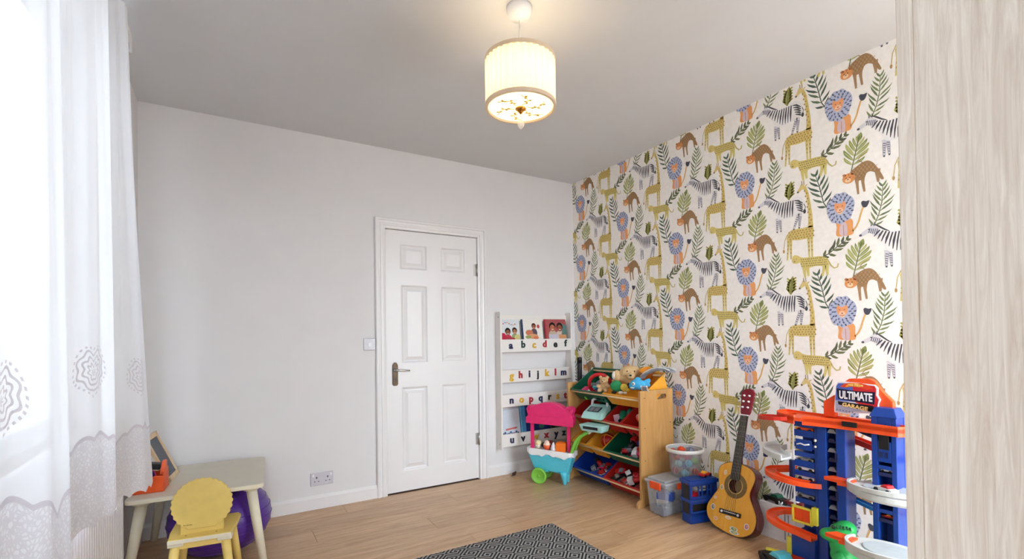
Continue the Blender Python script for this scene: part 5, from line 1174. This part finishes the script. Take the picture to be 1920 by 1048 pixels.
M_ros = mat('rosette', (120, 92, 40), .4, .25, 120)
holed(circ(.073), circ(hr+.004), .001, .0016, M_ros, 'rosette', face); holed(circ(hr+.004), circ(hr-.001), .001, .002, mat('rosette_pale', (206, 176, 110), .4, .15, 150), 'rosette_ring', face)
m = MB(); m.prism(circ(hr+.006, 20), -GD+.004, -GD+.006); m.build('hole_interior', mat('pale_inner_wood', (190, 150, 104), .7, .1), gt_)
# neck axis from the bridge through the hole to the head
P0, P1 = Vector((-1.777-base_x, .31)), Vector((-1.784-base_x, .693))
dirn = (P1-P0).normalized(); nrm_ = Vector((dirn.y, -dirn.x))
def na(s, off): q = P0+dirn*s+nrm_*off; return (q.x, q.y)
Ln = (P1-P0).length
m = MB(); m.hexa([(*na(-.005, -.029), .001), (*na(-.005, .029), .001), (*na(Ln, .0235), .001), (*na(Ln, -.0235), .001)], [(*na(-.005, -.029), .008), (*na(-.005, .029), .008), (*na(Ln, .0235), .008), (*na(Ln, -.0235), .008)]); fb = m.build('fingerboard', mat('ebony', (34, 32, 34), .4, .15), gt_, bevel=.001)
for k in range(15):
    s = Ln*(2**(-k/12.)*1.62-.62) if k else Ln-.006
    if s < .004: break
    m = MB(); w1 = .0235+.0055*(1-s/Ln); m.box(-w1, w1, -.001, .001, .008, .0092, Matrix.Translation((*na(s, 0), 0)) @ RZ(math.atan2(nrm_.y, nrm_.x))); m.build('fret', mat('nickel', (120, 118, 112), .35, metal=.8), fb)
m = MB(); m.sweep([[(*na(s, w1*math.cos(a)), -.012*abs(math.sin(a))*k_+.001) for a in [PI*j/10 for j in range(11)]] for s, w1, k_ in ((.09, .029, 2.6), (.13, .027, 1.6), (Ln*.6, .0245, 1.4), (Ln+.01, .0235, 1.5))], smooth=True); m.build('neck', M_mahog, gt_)
m = MB(); m.box(-.0245, .0245, -.003, .003, .001, .0125, Matrix.Translation((*na(Ln+.002, 0), 0)) @ RZ(math.atan2(nrm_.y, nrm_.x))); m.build('nut', M_white_plastic, gt_)
hb = [na(Ln+.006, -.025), na(Ln+.006, .025), na(Ln+.02, .032), na(Ln+.10, .040), na(Ln+.145, .041), na(Ln+.162, .030), na(Ln+.168, .012), na(Ln+.166, -.012), na(Ln+.158, -.03), na(Ln+.142, -.041), na(Ln+.10, -.038), na(Ln+.02, -.030)]
M_head = mat('crimson_lacquer', (124, 18, 36), .25, .12, 20)
m = MB(); m.prism(hb, -.012, .004); hd = m.build('headstock', M_head, gt_, bevel=.003)
for r_ in range(3):
    for sd in (-1, 1):
        c = na(Ln+.05+.036*r_, sd*.017); m = MB(); m.lathe([(.006, .004), (.006, .009), (.0035, .011), (.0035, .017), (.0005, .017)], 10, T(c[0], c[1], 0)); m.build('tuning_post', M_white_plastic, hd)
        a, b = na(Ln+.05+.036*r_, sd*.040), na(Ln+.05+.036*r_, sd*.056); m = MB(); m.tube([(a[0], a[1], -.006), (b[0], b[1], -.006)], .003, 6); m.ball((b[0], b[1], -.006), (.008, .006, .009), 8, 6); m.build('tuning_peg', mat('pearl_button', (206, 200, 190), .3), hd)
bc_ = ((-1.843-1.701)/2-base_x, .1125); ba = math.atan2(.006, .142)
Mb = Matrix.Translation((bc_[0], bc_[1], 0)) @ RZ(ba)
m = MB(); m.box(-.068, .068, -.013, .013, .001, .009, Mb); br = m.build('bridge', M_dark, gt_, bevel=.002)
m = MB(); m.box(-.04, .04, .002, .005, .009, .012, Mb); m.build('saddle', M_white_plastic, br)
for s in (-.052, .052): m = MB(); m.ball((s, 0, .009), (.008, .008, .003), 10, 6, Mb); m.build('bridge_cap', M_white_plastic, br)
for k in range(6):
    o0 = Mb @ Vector((-.03+.012*k, -.002, .0125)); f0 = na(Ln, -.018+.0072*k)
    m = MB(); m.tube([o0, (f0[0], f0[1], .0132)], .0006 if k < 3 else .0008, 4); m.build('string', mat('string_metal', (170, 160, 140), .4, metal=.5), gt_)
pr = Print()
def st_ell(x, y, rx, ry, c, r=0):
    pr.ell(x, y, rx, ry, (232, 226, 214), 8, 14, r); pr.ell(x, y, rx*.72, ry*.72, c, 9, 12, r); pr.ell(x+rx*.15, y+ry*.1, rx*.3, ry*.35, (236, 200, 120), 10, 8, r)
for x, y, rx, ry, c in ((-.085, .335, .010, .015, (236, 190, 130)), (-.036, .36, .011, .012, (150, 150, 160)), (-.092, .245, .012, .015, (150, 150, 90)), (-.123, .175, .010, .009, (240, 180, 150)), (-.128, .118, .014, .018, (96, 110, 130)), (-.098, .058, .013, .010, (232, 130, 90)), (-.02, .085, .02, .009, (226, 200, 150)), (.098, .07, .015, .018, (206, 120, 160)), (.025, .034, .026, .012, (120, 160, 110)), (.03, .016, .03, .011, (150, 176, 140))): st_ell(x, y, rx, ry, c)
for k in range(0, len(pr.p), 3):
    one = Print(); one.p = pr.p[k:k+3]
    print_obj('sticker', one, lambda x, y, g: (x, y, .001+g), face, print_mat('sticker_ink', .4), world=False)

# ------------------------------------------------------------------ toy parking garage
ga = thing('toy_garage', 'tall blue and orange toy parking garage with spiral ramps and an arched sign', 'toy garage', (2.45, 1.15, 0))
GXF = 2.45
def gp(name, mb, m_, par=None, bevel=.002): return mb.build(name, m_, par or ga, bevel=bevel, world=True)
# left tower: parking column + lift shaft pillars
m = MB(); m.box(GXF+.0, GXF+.10, 1.236, 1.252, .0, .745); m.box(GXF+.085, GXF+.10, 1.236, 1.352, .03, .745); m.box(GXF, GXF+.012, 1.252, 1.352, .70, .735); gp('parking_column', m, M_blue)
for k, z in enumerate((.165, .245, .335, .385, .425, .47, .515, .565, .61, .665)):
    m = MB(); m.box(GXF+.002, GXF+.09, 1.252, 1.352, z, z+.010); m.box(GXF, GXF+.006, 1.252, 1.352, z-.012, z+.012 if k % 3 else z+.02); gp('parking_shelf', m, M_blue, bevel=.001)
m = MB(); m.box(GXF-.002, GXF+.005, 1.347, 1.356, .03, .745); gp('corner_post', m, M_white_plastic)
m = MB(); m.box(GXF-.004, GXF-.0, 1.262, 1.34, .588, .640); bp_ = gp('badge_panel', m, M_blue)
m = MB(); m.tube([(GXF-.0055, 1.332, .612), (GXF-.0055, 1.315, .619), (GXF-.0055, 1.295, .614), (GXF-.0055, 1.272, .621)], .004, 6); gp('white_stripe', m, M_white_plastic, bp_, 0)
m = MB(); m.box(GXF-.006, GXF+.09, 1.196, 1.236, .0, .752); gp('lift_pillar', m, M_blue, bevel=.003)
m = MB(); m.box(GXF-.006, GXF+.09, 1.114, 1.154, .0, .752); gp('lift_pillar', m, M_blue, bevel=.003)
m = MB(); m.box(GXF+.07, GXF+.085, 1.154, 1.196, .0, .74); gp('lift_back', m, M_navy)
for k in range(15):
    z = .06+k*.045; m = MB(); m.hexa([(GXF+.006, 1.154, z), (GXF+.006, 1.196, z), (GXF+.02, 1.196, z), (GXF+.02, 1.154, z)], [(GXF+.0, 1.166, z+.02), (GXF+.0, 1.184, z+.02), (GXF+.02, 1.184, z+.02), (GXF+.02, 1.166, z+.02)]); gp('rack_tooth', m, M_navy if k % 2 else M_mgrey, bevel=0)
m = MB(); m.box(GXF-.008, GXF-.005, 1.145, 1.158, .56, .60); m.box(GXF-.008, GXF-.005, 1.145, 1.158, .38, .42); gp('clip', m, M_navy)
m = MB(); m.ball((GXF-.004, 1.245, .645), .007, 8, 6); m.ball((GXF-.004, 1.245, .615), .006, 8, 6); gp('knob', m, M_cream, None, 0)
# right tower
m = MB(); m.box(GXF, GXF+.09, .918, .938, 0, .80); m.box(GXF, GXF+.09, .988, 1.012, 0, .80); m.box(GXF+.075, GXF+.09, .918, 1.012, 0, .80); m.hexa([(GXF-.006, .912, .795), (GXF+.095, .912, .795), (GXF+.095, 1.018, .795), (GXF-.006, 1.018, .795)], [(GXF+.01, .928, .835), (GXF+.08, .928, .835), (GXF+.08, 1.002, .835), (GXF+.01, 1.002, .835)]); gp('ramp_tower', m, M_blue, bevel=.003)
for za, zb2 in ((.60, .69), (.745, .80)): gp('tower_panel', MB().box(GXF, GXF+.012, .938, .988, za, zb2), M_blue)
m = MB(); m.box(GXF-.003, GXF+.001, .945, .983, .655, .72); gp('dark_window', m, M_dark)
for k, z in enumerate((.09, .13, .345, .385, .425, .465, .545, .575)):
    m = MB(); m.box(GXF+.002, GXF+.07, .938, .988, z, z+.009); m.box(GXF, GXF+.005, .938, .988, z-.006, z+.010); gp('parking_shelf', m, M_blue if k % 2 else M_navy, bevel=.001)
for z in (.62, .675): m = MB(); m.box(GXF-.002, GXF+.0, .95, .962, z, z+.025); m.box(GXF-.002, GXF, .97, .982, z, z+.025); gp('small_window', m, M_navy, None, 0)
# curved track helper: flat road with raised kerbs following a 3d path
def track(name, path, wd, m_, kerb=.012, th=.007, par=None):
    P_ = [Vector(p) for p in path]; k = len(P_); secs = []
    for i in range(k):
        t_ = (P_[min(i+1, k-1)]-P_[max(i-1, 0)]); t_.z = 0; t_.normalize(); nv = Vector((-t_.y, t_.x, 0))
        a = wd/2; prof_ = [(-a, kerb), (-a+.006, kerb), (-a+.006, 0), (a-.006, 0), (a-.006, kerb), (a, kerb), (a, -th), (-a, -th)]
        secs.append([tuple(P_[i]+nv*o_+Vector((0, 0, z))) for o_, z in prof_])
    mm = MB(); mm.sweep(secs); return gp(name, mm, m_, par, bevel=.001)
def arc(cx, cy, rx, ry, a0, a1, z0, z1, n=18): return [(cx+rx*math.cos(math.radians(a0+(a1-a0)*i/n)), cy+ry*math.sin(math.radians(a0+(a1-a0)*i/n)), z0+(z1-z0)*i/n) for i in range(n+1)]
# top deck
deck = [(2.38, 1.31), (2.41, 1.40), (2.48, 1.445), (2.57, 1.42), (2.60, 1.33), (2.60, .90), (2.44, .892), (2.425, .95), (2.425, 1.10), (2.41, 1.2)]
hole_ = [(2.47+.045*math.cos(2*PI*k/20), 1.385+.035*math.sin(2*PI*k/20)) for k in range(20)]
dk = holed(smooth_loop(deck, 3), hole_, .738, .755, M_orange, 'top_deck', ga); dk.data.transform(ga.matrix_basis.inverted())
m = MB(); L0 = [(x, y) for x, y in smooth_loop(deck, 3)]; ctr = (2.48, 1.16); m.sweep([[(a[0], a[1], .722), (a[0], a[1], .766), (ctr[0]+(a[0]-ctr[0])*.965, ctr[1]+(a[1]-ctr[1])*.985, .766), (ctr[0]+(a[0]-ctr[0])*.965, ctr[1]+(a[1]-ctr[1])*.985, .722)] for a in L0 if a[0] < 2.55], closed=False); gp('deck_edge', m, M_orange, dk, .002)
m = MB(); m.box(2.419, 2.4245, 1.055, 1.115, .738, .760); gp('dark_slot', m, M_dark, dk, 0)
track('loop_track', arc(2.47, 1.40, .10, .09, -30, 215, .70, .745), .07, M_redor)
# arched sign with legs
AX = 2.50
arch_o = [(1.232, .76), (1.232, .832), (1.185, .866), (1.165, .872), (1.135, .936), (1.118, .95), (1.035, .955), (1.015, .944), (.99, .905), (.948, .86), (.945, .79), (.945, .76), (.985, .76), (.985, .80), (1.0, .84), (1.03, .86), (1.14, .86), (1.17, .835), (1.18, .79), (1.18, .76)]
YZ = Matrix(((0, 0, 1, 0), (1, 0, 0, 0), (0, 1, 0, 0), (0, 0, 0, 1)))
m = MB(); m.prism(arch_o, AX, AX+.03, YZ); asg = gp('sign_arch', m, M_orange, None, .003)
SX = 2.488
m = MB(); m.prism([(1.178, .812), (1.172, .87), (1.168, .915), (1.16, .932), (1.14, .936), (1.01, .93), (.998, .916), (1.0, .885), (.99, .865), (.998, .845), (1.0, .815), (1.03, .80), (1.1, .792), (1.12, .785), (1.178, .788)], SX, SX+.012, YZ); sgn = gp('sign_board', m, mat('sign_white', (226, 222, 230), .35), None, .001)
spr = Print()
spr.poly([(1.172, .845), (1.166, .912), (1.158, .927), (1.10, .93), (1.09, .845)], (84, 104, 186), 0); spr.poly([(1.09, .845), (1.10, .93), (1.01, .925), (1.004, .912), (1.006, .885), (.996, .866), (1.002, .82), (1.02, .815)], (206, 44, 52), 0)
spr.poly([(1.172, .812), (1.172, .845), (1.12, .845), (1.06, .805), (1.10, .797), (1.125, .79), (1.172, .793)], (170, 176, 200), 0)
spr.poly([(1.15, .910), (1.135, .925), (1.11, .932), (1.06, .933), (1.03, .925), (1.015, .912), (1.04, .906), (1.07, .914), (1.10, .915), (1.125, .909)], (222, 72, 40), 1); spr.poly([(1.128, .912), (1.115, .928), (1.085, .932), (1.055, .926), (1.07, .915), (1.1, .917)], (246, 170, 50), 2)
spr.poly([(1.162, .842), (1.158, .826), (1.015, .806), (1.014, .832), (1.02, .836)], (30, 26, 34), 2); spr.poly([(1.166, .902), (1.16, .852), (1.012, .842), (1.008, .898), (1.08, .896)], (34, 32, 60), 1)
for k in range(6): spr.ell(1.165-.013*k, .802-.0012*k, .0025, .0035, (90, 96, 120), 2, 6)
print_obj('sign_print', spr, lambda y, z, g: (SX-g, y, z), sgn, print_mat('sign_ink', .4))
def sign_text(s, size, y, z, m_, bold, tilt=0, space=1.0, sx=1.0, sy=1.0, shear=0, gap_=.0012):
    Mt = Matrix(((0, 0, -1, SX-gap_), (-1, 0, 0, y), (0, 1, 0, z), (0, 0, 0, 1)))
    return text_obj('lettering', s, size, .0006, m_, sgn, Mt @ RZ(tilt) @ Matrix.Diagonal((sx, sy, 1, 1)), bold, shear, space)
M_sw = mat('sign_lettering_white', (240, 238, 244), .4); M_sy = mat('sign_lettering_yellow', (244, 206, 130), .4)
sign_text('ULTIMATE', .032, 1.087, .871, M_sw, .0012, -.02, 1.0, .92, 1.55); sign_text('GARAGE', .023, 1.09, .823, M_sy, .0011, -.10, 1.05, 1.12, 1.0)
sign_text('Hot Wheels', .012, 1.085, .9225, M_sy, .0004, .0, 1.0, 1.0, 1.0, .2, .0016)
# ramps behind and between the towers
track('ramp', [(2.60, 1.30, .70), (2.61, 1.18, .65), (2.61, 1.06, .618), (2.60, .94, .60), (2.56, .80, .58)], .055, M_redor, .02)
track('ramp', [(2.60, 1.22, .40), (2.61, 1.12, .388), (2.61, 1.0, .37), (2.60, .88, .35)], .05, M_redor, .012)
track('blue_ramp', [(2.59, 1.24, .385), (2.59, 1.14, .362), (2.59, 1.05, .340), (2.585, .96, .325)], .04, mat('sky_blue_plastic', (62, 150, 222), .35), .010)
m = MB(); m.tube([(2.53, 1.12, .72), (2.56, 1.0, .67)], .012, 8); gp('strut', m, M_navy, None, 0)
# left loops: grey top-left deck, orange middle loop and lower loop
track('grey_track', arc(2.50, 1.36, .10, .12, 180, 60, .545, .565), .085, M_grey, .018, .010)
gp('bumper', MB().box(2.44, 2.455, 1.488, 1.506, .515, .548), M_navy); gp('track_support', MB().box(2.43, 2.45, 1.345, 1.365, .44, .53), M_navy)
track('orange_track', arc(2.50, 1.36, .10, .13, 250, 90, .428, .445)+[(2.56, 1.44, .448), (2.60, 1.36, .452)], .055, M_orange, .012, .012)
track('orange_track', [(2.40, 1.235, .186)]+arc(2.50, 1.36, .10, .13, 200, 60, .192, .218)+[(2.60, 1.40, .226), (2.60, 1.34, .232)], .05, M_orange, .012, .012)
# grey curved decks on the right, orange tips
def garage_deck(q, z):      # q pulls the deck towards the room; curved grey road plate with raised kerb and orange entry tip
    S = lambda x, y: (x*q, y*q)
    cx, cy = S(2.44, .935)
    out_ = [(cx+.125*math.cos(a)*(1 if math.cos(a) < 0 else .9), cy+.165*math.sin(a)) for a in [2*PI*k/40 for k in range(40)]]
    m = MB(); m.prism(out_, z-.012, z+.012); m.prism([(cx+(x-cx)*.9, cy+(y-cy)*.9) for x, y in out_], z-.022, z-.012); d_ = gp('grey_deck', m, M_grey, None, .003)
    track('deck_kerb', [(cx+(x-cx)*.965, cy+(y-cy)*.965, z+.012+.016*(0.5-0.5*(y-cy)/.165)) for x, y in out_[8:30]], .012, M_grey, .014, .004, d_)
    m = MB(); m.prism([(cx+(x-cx)*.62, cy+(y-cy)*.62) for x, y in out_], z+.012, z+.018); gp('road_panel', m, mat('pale_grey_panel', (178, 186, 190), .45), d_, .001)
    def quad(p, z0, z1): m.hexa([(*S(x, y), z0) for x, y in p], [(*S(x, y), z1) for x, y in p])
    m = MB(); quad([(2.405, 1.19), (2.40, 1.075), (2.46, 1.075), (2.46, 1.165)], z+.002, z+.020); gp('track_tip', m, M_orange, d_, .002)
    m = MB(); quad([(2.385, 1.125), (2.392, 1.08), (2.42, 1.08), (2.415, 1.125)], z-.004, z+.012); gp('track_tip', m, M_orange, d_, .002)
garage_deck(1.0, .475); garage_deck(.93, .278)
# yellow lift door, lever, base block, exit ramp
m = MB(); m.box(2.43, 2.445, 1.262, 1.356, .298, .308); m.box(2.43, 2.445, 1.262, 1.356, .226, .236); m.box(2.43, 2.445, 1.348, 1.356, .226, .308); m.box(2.43, 2.445, 1.262, 1.270, .226, .308); m.box(2.43, 2.46, 1.236, 1.262, .235, .32); ld = gp('lift_door', m, M_ylw)
m = MB(); m.box(2.438, 2.446, 1.27, 1.348, .236, .298); m.box(2.434, 2.439, 1.306, 1.310, .236, .29); gp('door_leaf', m, M_orange, ld)
m = MB(); m.tube([(2.43, 1.355, .055), (2.42, 1.42, .047), (2.415, 1.478, .042), (2.414, 1.484, .042)], [.013, .0125, .012, .007], 10); m.box(2.43, 2.46, 1.352, 1.385, .06, .14); gp('lever', m, M_ylw, None, .003)
m = MB(); m.box(2.425, 2.54, 1.245, 1.358, .035, .165); m.box(2.41, 2.57, 1.11, 1.25, 0, .03); gp('base_block', m, M_blue, None, .004)
m = MB(); m.hexa([(2.33, 1.25, 0), (2.45, 1.26, 0), (2.45, 1.37, 0), (2.33, 1.36, 0)], [(2.33, 1.255, .012), (2.45, 1.265, .075), (2.45, 1.365, .075), (2.33, 1.355, .012)]); gp('exit_ramp', m, M_redor, None, .003)
m = MB(); m.box(2.445, 2.60, .90, 1.03, 0, .06); m.box(2.46, 2.6, 1.03, 1.11, 0, .02); gp('base_plate', m, M_navy, None, .003)
# cars parked in the garage
GC = 'toy cars parked in the blue toy garage'
for k, (y, z, a, b, lab) in enumerate(((1.300, .675, 'orange', 'maroon', 'orange toy car with maroon roof on the highest shelf of the toy garage'), (1.302, .525, 'silver', 'grey', 'silver toy car with grey roof halfway up the toy garage column'), (1.30, .48, 'white', 'yellow', 'white toy car with yellow roof below the silver one in the toy garage'),
                               (1.30, .435, 'white', 'black', 'white toy car with black roof just above the middle orange loop'), (1.302, .345, 'grey', 'blue', 'grey toy car with blue roof above the yellow garage door'), (.963, .354, 'red', 'yellow', 'red toy car with yellow roof in the right garage tower'), (.963, .554, 'white', 'blue', 'white toy car with blue roof high in the right garage tower'), (.963, .434, 'silver', 'black', 'silver toy car with black roof in the right garage tower'))):
    toy_car(lab, T(2.475, y, z+.0005) @ RZ(PI/2), a, b, 1.15 if k < 5 else .62, GC)
toy_car('white toy car with red roof driving on the upper grey deck of the toy garage', T(2.37, .93, .4935) @ RZ(1.2), 'white', 'red', 1.2)
# black and blue car on the floor at the bottom edge
bcx = toy_car('large black toy car with turquoise roof on the floor in front of the toy garage', T(2.38, 1.40, 0) @ RZ(1.25), 'black', 'turquoise', 2.6)
# green dinosaur in front of the garage
M_dino = mat('green_rubber', (34, 168, 84), .45, .08, 20); M_dind = mat('dark_green_rubber', (16, 70, 46), .5, .1)
dM = T(2.372, 1.085, 0) @ RZ(.35)
di = thing('toy_dinosaur', 'bright green toy dinosaur standing in front of the toy garage', 'toy dinosaur', M=dM)
dp = [((0, 0, .12), (.062, .055, .075)), ((0, .012, .17), (.055, .05, .05)), ((0, .02, .21), (.042, .045, .05)), ((.0, .012, .268), (.05, .052, .044)), ((0, .058, .25), (.042, .045, .028)), ((.0, .0, .292), (.044, .042, .032)),
      ((.062, .02, .165), (.024, .028, .04)), ((-.062, .02, .165), (.024, .028, .04)), ((.075, .045, .135), (.016, .026, .018)), ((-.075, .045, .135), (.016, .026, .018)), ((.042, .0, .06), (.034, .042, .058)), ((-.042, 0, .06), (.034, .042, .058)), ((.045, .028, .018), (.03, .05, .018)), ((-.045, .028, .018), (.03, .05, .018)),
      ((0, -.06, .08), (.035, .05, .035)), ((0, -.105, .055), (.026, .045, .026))]
m = MB()
for c, r_ in dp: m.ball(c, r_, 14, 10)
m.build('body', M_dino, di, remesh=.006)
m = MB()
for x in (-.03, .03): m.ball((x, .044, .296), .008, 8, 6)
m.build('eye', M_dark, di)
m = MB()
for k in range(5): m.tube([(-.044, -.022+.012*k, .298+.002*(k % 2)), (-.036, -.018+.012*k, .310+.002*(k % 2))], .003, 5)
m.build('brow_mark', M_dind, di)
m = MB()
for x in (-.045, .045):
    for q in (-.016, 0, .016): m.lathe([(.007, 0), (.0005, .022)], 6, T(x+q, .072, .010) @ RX(-PI/2), caps=False)
m.build('claw', M_cream, di)

# ------------------------------------------------------------------ play table, chair, ball, things on the table
tM = T(.195-.30, 3.17, 0) @ RZ(-.07)
tb_ = thing('play_table', 'cream wooden play table with round splayed legs in the corner by the curtain', 'table', M=tM)
TX, TY_ = .292, .325
MB().prism(rrect(TX*2, TY_*2, .03, 4), .395, .418).build('tabletop', M_tabletop, tb_, bevel=.003)
MB().prism(rrect(TX*2+.001, TY_*2+.001, .03, 4), .397, .415).build('edge_band', M_cream, tb_)
for sx_ in (-1, 1):
    for sy_ in (-1, 1):
        m = MB(); m.tube([(sx_*(TX-.06), sy_*(TY_-.06), .39), (sx_*(TX-.003), sy_*(TY_-.01), 0)], [.026, .019], 16); lg = m.build('leg', M_cream, tb_)
        m = MB(); m.lathe([(.0005, .379), (.036, .379), (.04, .397), (.0005, .397)], 16, T(sx_*(TX-.06), sy_*(TY_-.06), 0)); m.build('leg_mount', M_cream, lg)
bl = thing('exercise_ball', 'shiny purple exercise ball squeezed under the cream play table', 'ball', (-.03, 3.105, 0))
m = MB(); m.ball((0, 0, .196), (.248, .24, .196), 40, 26); bo = m.build('ball', M_purple, bl)
m = MB()
for k in range(-3, 4):
    zc = .196+.045*k; q = math.sqrt(max(0, 1-((zc-.196)/.196)**2)); m.tube([(.249*q*math.cos(a), .241*q*math.sin(a), zc) for a in [2*PI*j/48 for j in range(49)]], .0022, 5, caps=False)
m.build('grip_ring', M_purple, bo)
m = MB(); m.lathe([(.0005, 0), (.012, 0), (.011, .003), (.0005, .004)], 12, T(.06, -.232, .215) @ RX(PI/2), caps=False); m.build('valve_plug', M_white_plastic, bo)
ch = thing('kids_chair', 'mustard yellow childs chair with round scalloped back pulled up to the table', 'chair', M=T(-.108, 2.60, 0) @ RZ(-.12))
m = MB(); m.prism([(-.122, 0), (.122, 0), (.135, .11), (.138, .25), (.125, .275), (-.125, .275), (-.138, .25), (-.135, .11)], .262, .282); st = m.build('seat', M_chair, ch, bevel=.004)
m = MB(); m.prism([(-.1235, -.002), (.1235, -.002), (.1235, .012), (-.1235, .012)], .2625, .279); m.build('front_edge', M_cream, st, bevel=.001)
scal = [((.122+.0024*math.cos(a*28))*math.cos(a), (.118+.0024*math.cos(a*28))*math.sin(a)) for a in [2*PI*k/224 for k in range(224)]]
scal = [(x, max(y, -.108) if abs(x) < .11 else y) for x, y in scal]
bM = T(0, .068, .408) @ RX(-.06) @ Matrix(((1, 0, 0, 0), (0, 0, 1, 0), (0, 1, 0, 0), (0, 0, 0, 1)))
m = MB(); m.prism(scal, -.009, .009, bM); bk2 = m.build('backrest', M_chair, ch, bevel=.003)
m = MB(); m.box(-.085, .085, .058, .082, .272, .33); m.build('back_mount', M_chair, bk2, bevel=.003)
m = MB(); m.box(-.11, .11, .012, .03, .232, .262); m.build('apron', M_chairleg, ch, bevel=.002)
for x in (-.06, .06): m = MB(); m.lathe([(.0005, 0), (.004, 0), (.004, .0008), (.0005, .001)], 8, T(x, .035, .282), caps=False); m.build('screw', mat('screw_brown', (120, 86, 40), .5), st)
pr = Print()
for k in range(6): pr.poly([(-.072+k*.006, -.088), (-.068+k*.006, -.088), (-.068+k*.006, -.084-.002*(k % 2)), (-.072+k*.006, -.084)], (120, 92, 44), 0)
print_obj('small_mark', pr, lambda x, y, g: tuple(bM @ Vector((x, y, -.0092-g))), bk2, print_mat(), world=False)
for sx_ in (-1, 1):
    for (ya, yb_) in ((.03, -.005), (.235, .275)):
        m = MB(); m.tube([(sx_*.095, ya, .266), (sx_*.128, yb_, 0)], [.021, .016], 14); m.build('leg', M_chairleg, ch)
        if ya < .1: m = MB(); m.box(sx_*.095-.03, sx_*.095+.03, ya-.025, ya+.028, .246, .263); m.build('leg_block', M_cream, ch, bevel=.003)
# framed chalkboard leaning on the left wall
fM = T(-.245, 3.225, .4185) @ RZ(-.12) @ RY(-.42)
cb = thing('chalkboard', 'small wooden framed chalkboard standing on the play table leaning to the left wall', 'chalkboard', M=fM)
hz, wy = .27, .108
m = MB(); m.box(-.014, .0, -wy, wy, 0, .026); m.box(-.014, 0, -wy, wy, hz-.026, hz); m.box(-.014, 0, -wy, -wy+.026, 0, hz); m.box(-.014, 0, wy-.026, wy, 0, hz); m.build('frame', wood('pale_pine', (206, 176, 136), (228, 204, 168), grain=(8, 8, 2), rough=.5), cb, bevel=.002)
m = MB(); m.box(-.010, -.005, -wy+.02, wy-.02, .02, hz-.02); m.build('slate', mat('slate_grey', (92, 98, 110), .6, .06), cb)
m = MB(); m.box(-.012, 0, -.012, .012, 0, .2, T(-.014, 0, .23) @ RY(PI+.75) ); m.build('prop', M_rail, cb)
# orange toy tub on the table
oM = T(-.335, 3.0, .4185) @ RZ(-.07)
ob = thing('toy_caddy', 'orange stepped toy caddy on the left corner of the play table', 'toy caddy', M=oM)
M_ocad = mat('deep_orange_plastic', (226, 84, 20), .45, .05)
XZm = Matrix(((1, 0, 0, 0), (0, 0, 1, 0), (0, 1, 0, 0), (0, 0, 0, 1)))
m = MB(); prof_ = [(-.062, 0), (.066, 0), (.066, .078), (.03, .082), (.018, .076), (.004, .08), (-.004, .07), (-.018, .066), (-.026, .045), (-.03, .03), (-.05, .022)]; m.prism(prof_, -.045, -.037, XZm); m.prism(prof_, .085, .093, XZm); m.box(-.06, .066, -.037, .085, 0, .008); m.box(.058, .066, -.037, .085, .0, .10); m.box(-.062, -.054, -.037, .085, 0, .022); m.build('tub', M_ocad, ob, bevel=.003)
m = MB(); m.hexa([(.045, -.02, .08), (.066, -.02, .08), (.066, .05, .08), (.045, .05, .08)], [(.054, -.01, .145), (.07, -.01, .145), (.07, .03, .145), (.054, .03, .145)]); m.build('lid_flap', mat('orange_red_plastic', (232, 96, 50), .45), ob, bevel=.003)
bx_ = MB().box(-.05, .045, -.025, .025, -.014, .014).box(-.03, .02, -.0255, -.024, -.006, .006).build('pencil_case', M_dark, bevel=.004); bx_.matrix_basis = oM @ T(0.0, .02, .122) @ RY(.16); tag(bx_, 'black pencil case lying across the orange caddy on the play table', 'pencil case')
tq_ = thing('toy_ball', 'small dark purple ball with pink stripes in the orange caddy', 'ball', M=oM @ T(-.005, .0, .045)); MB().ball((0, 0, .03), .03, 16, 12).build('ball', mat('dark_purple_plastic', (60, 34, 110), .35), tq_)
m = MB(); m.tube([(.0305*math.cos(a), .0305*math.sin(a)*.4, .03+.0305*math.sin(a)*.9) for a in [2*PI*k/20 for k in range(21)]], .003, 6, caps=False); m.build('stripe', M_pink, tq_)
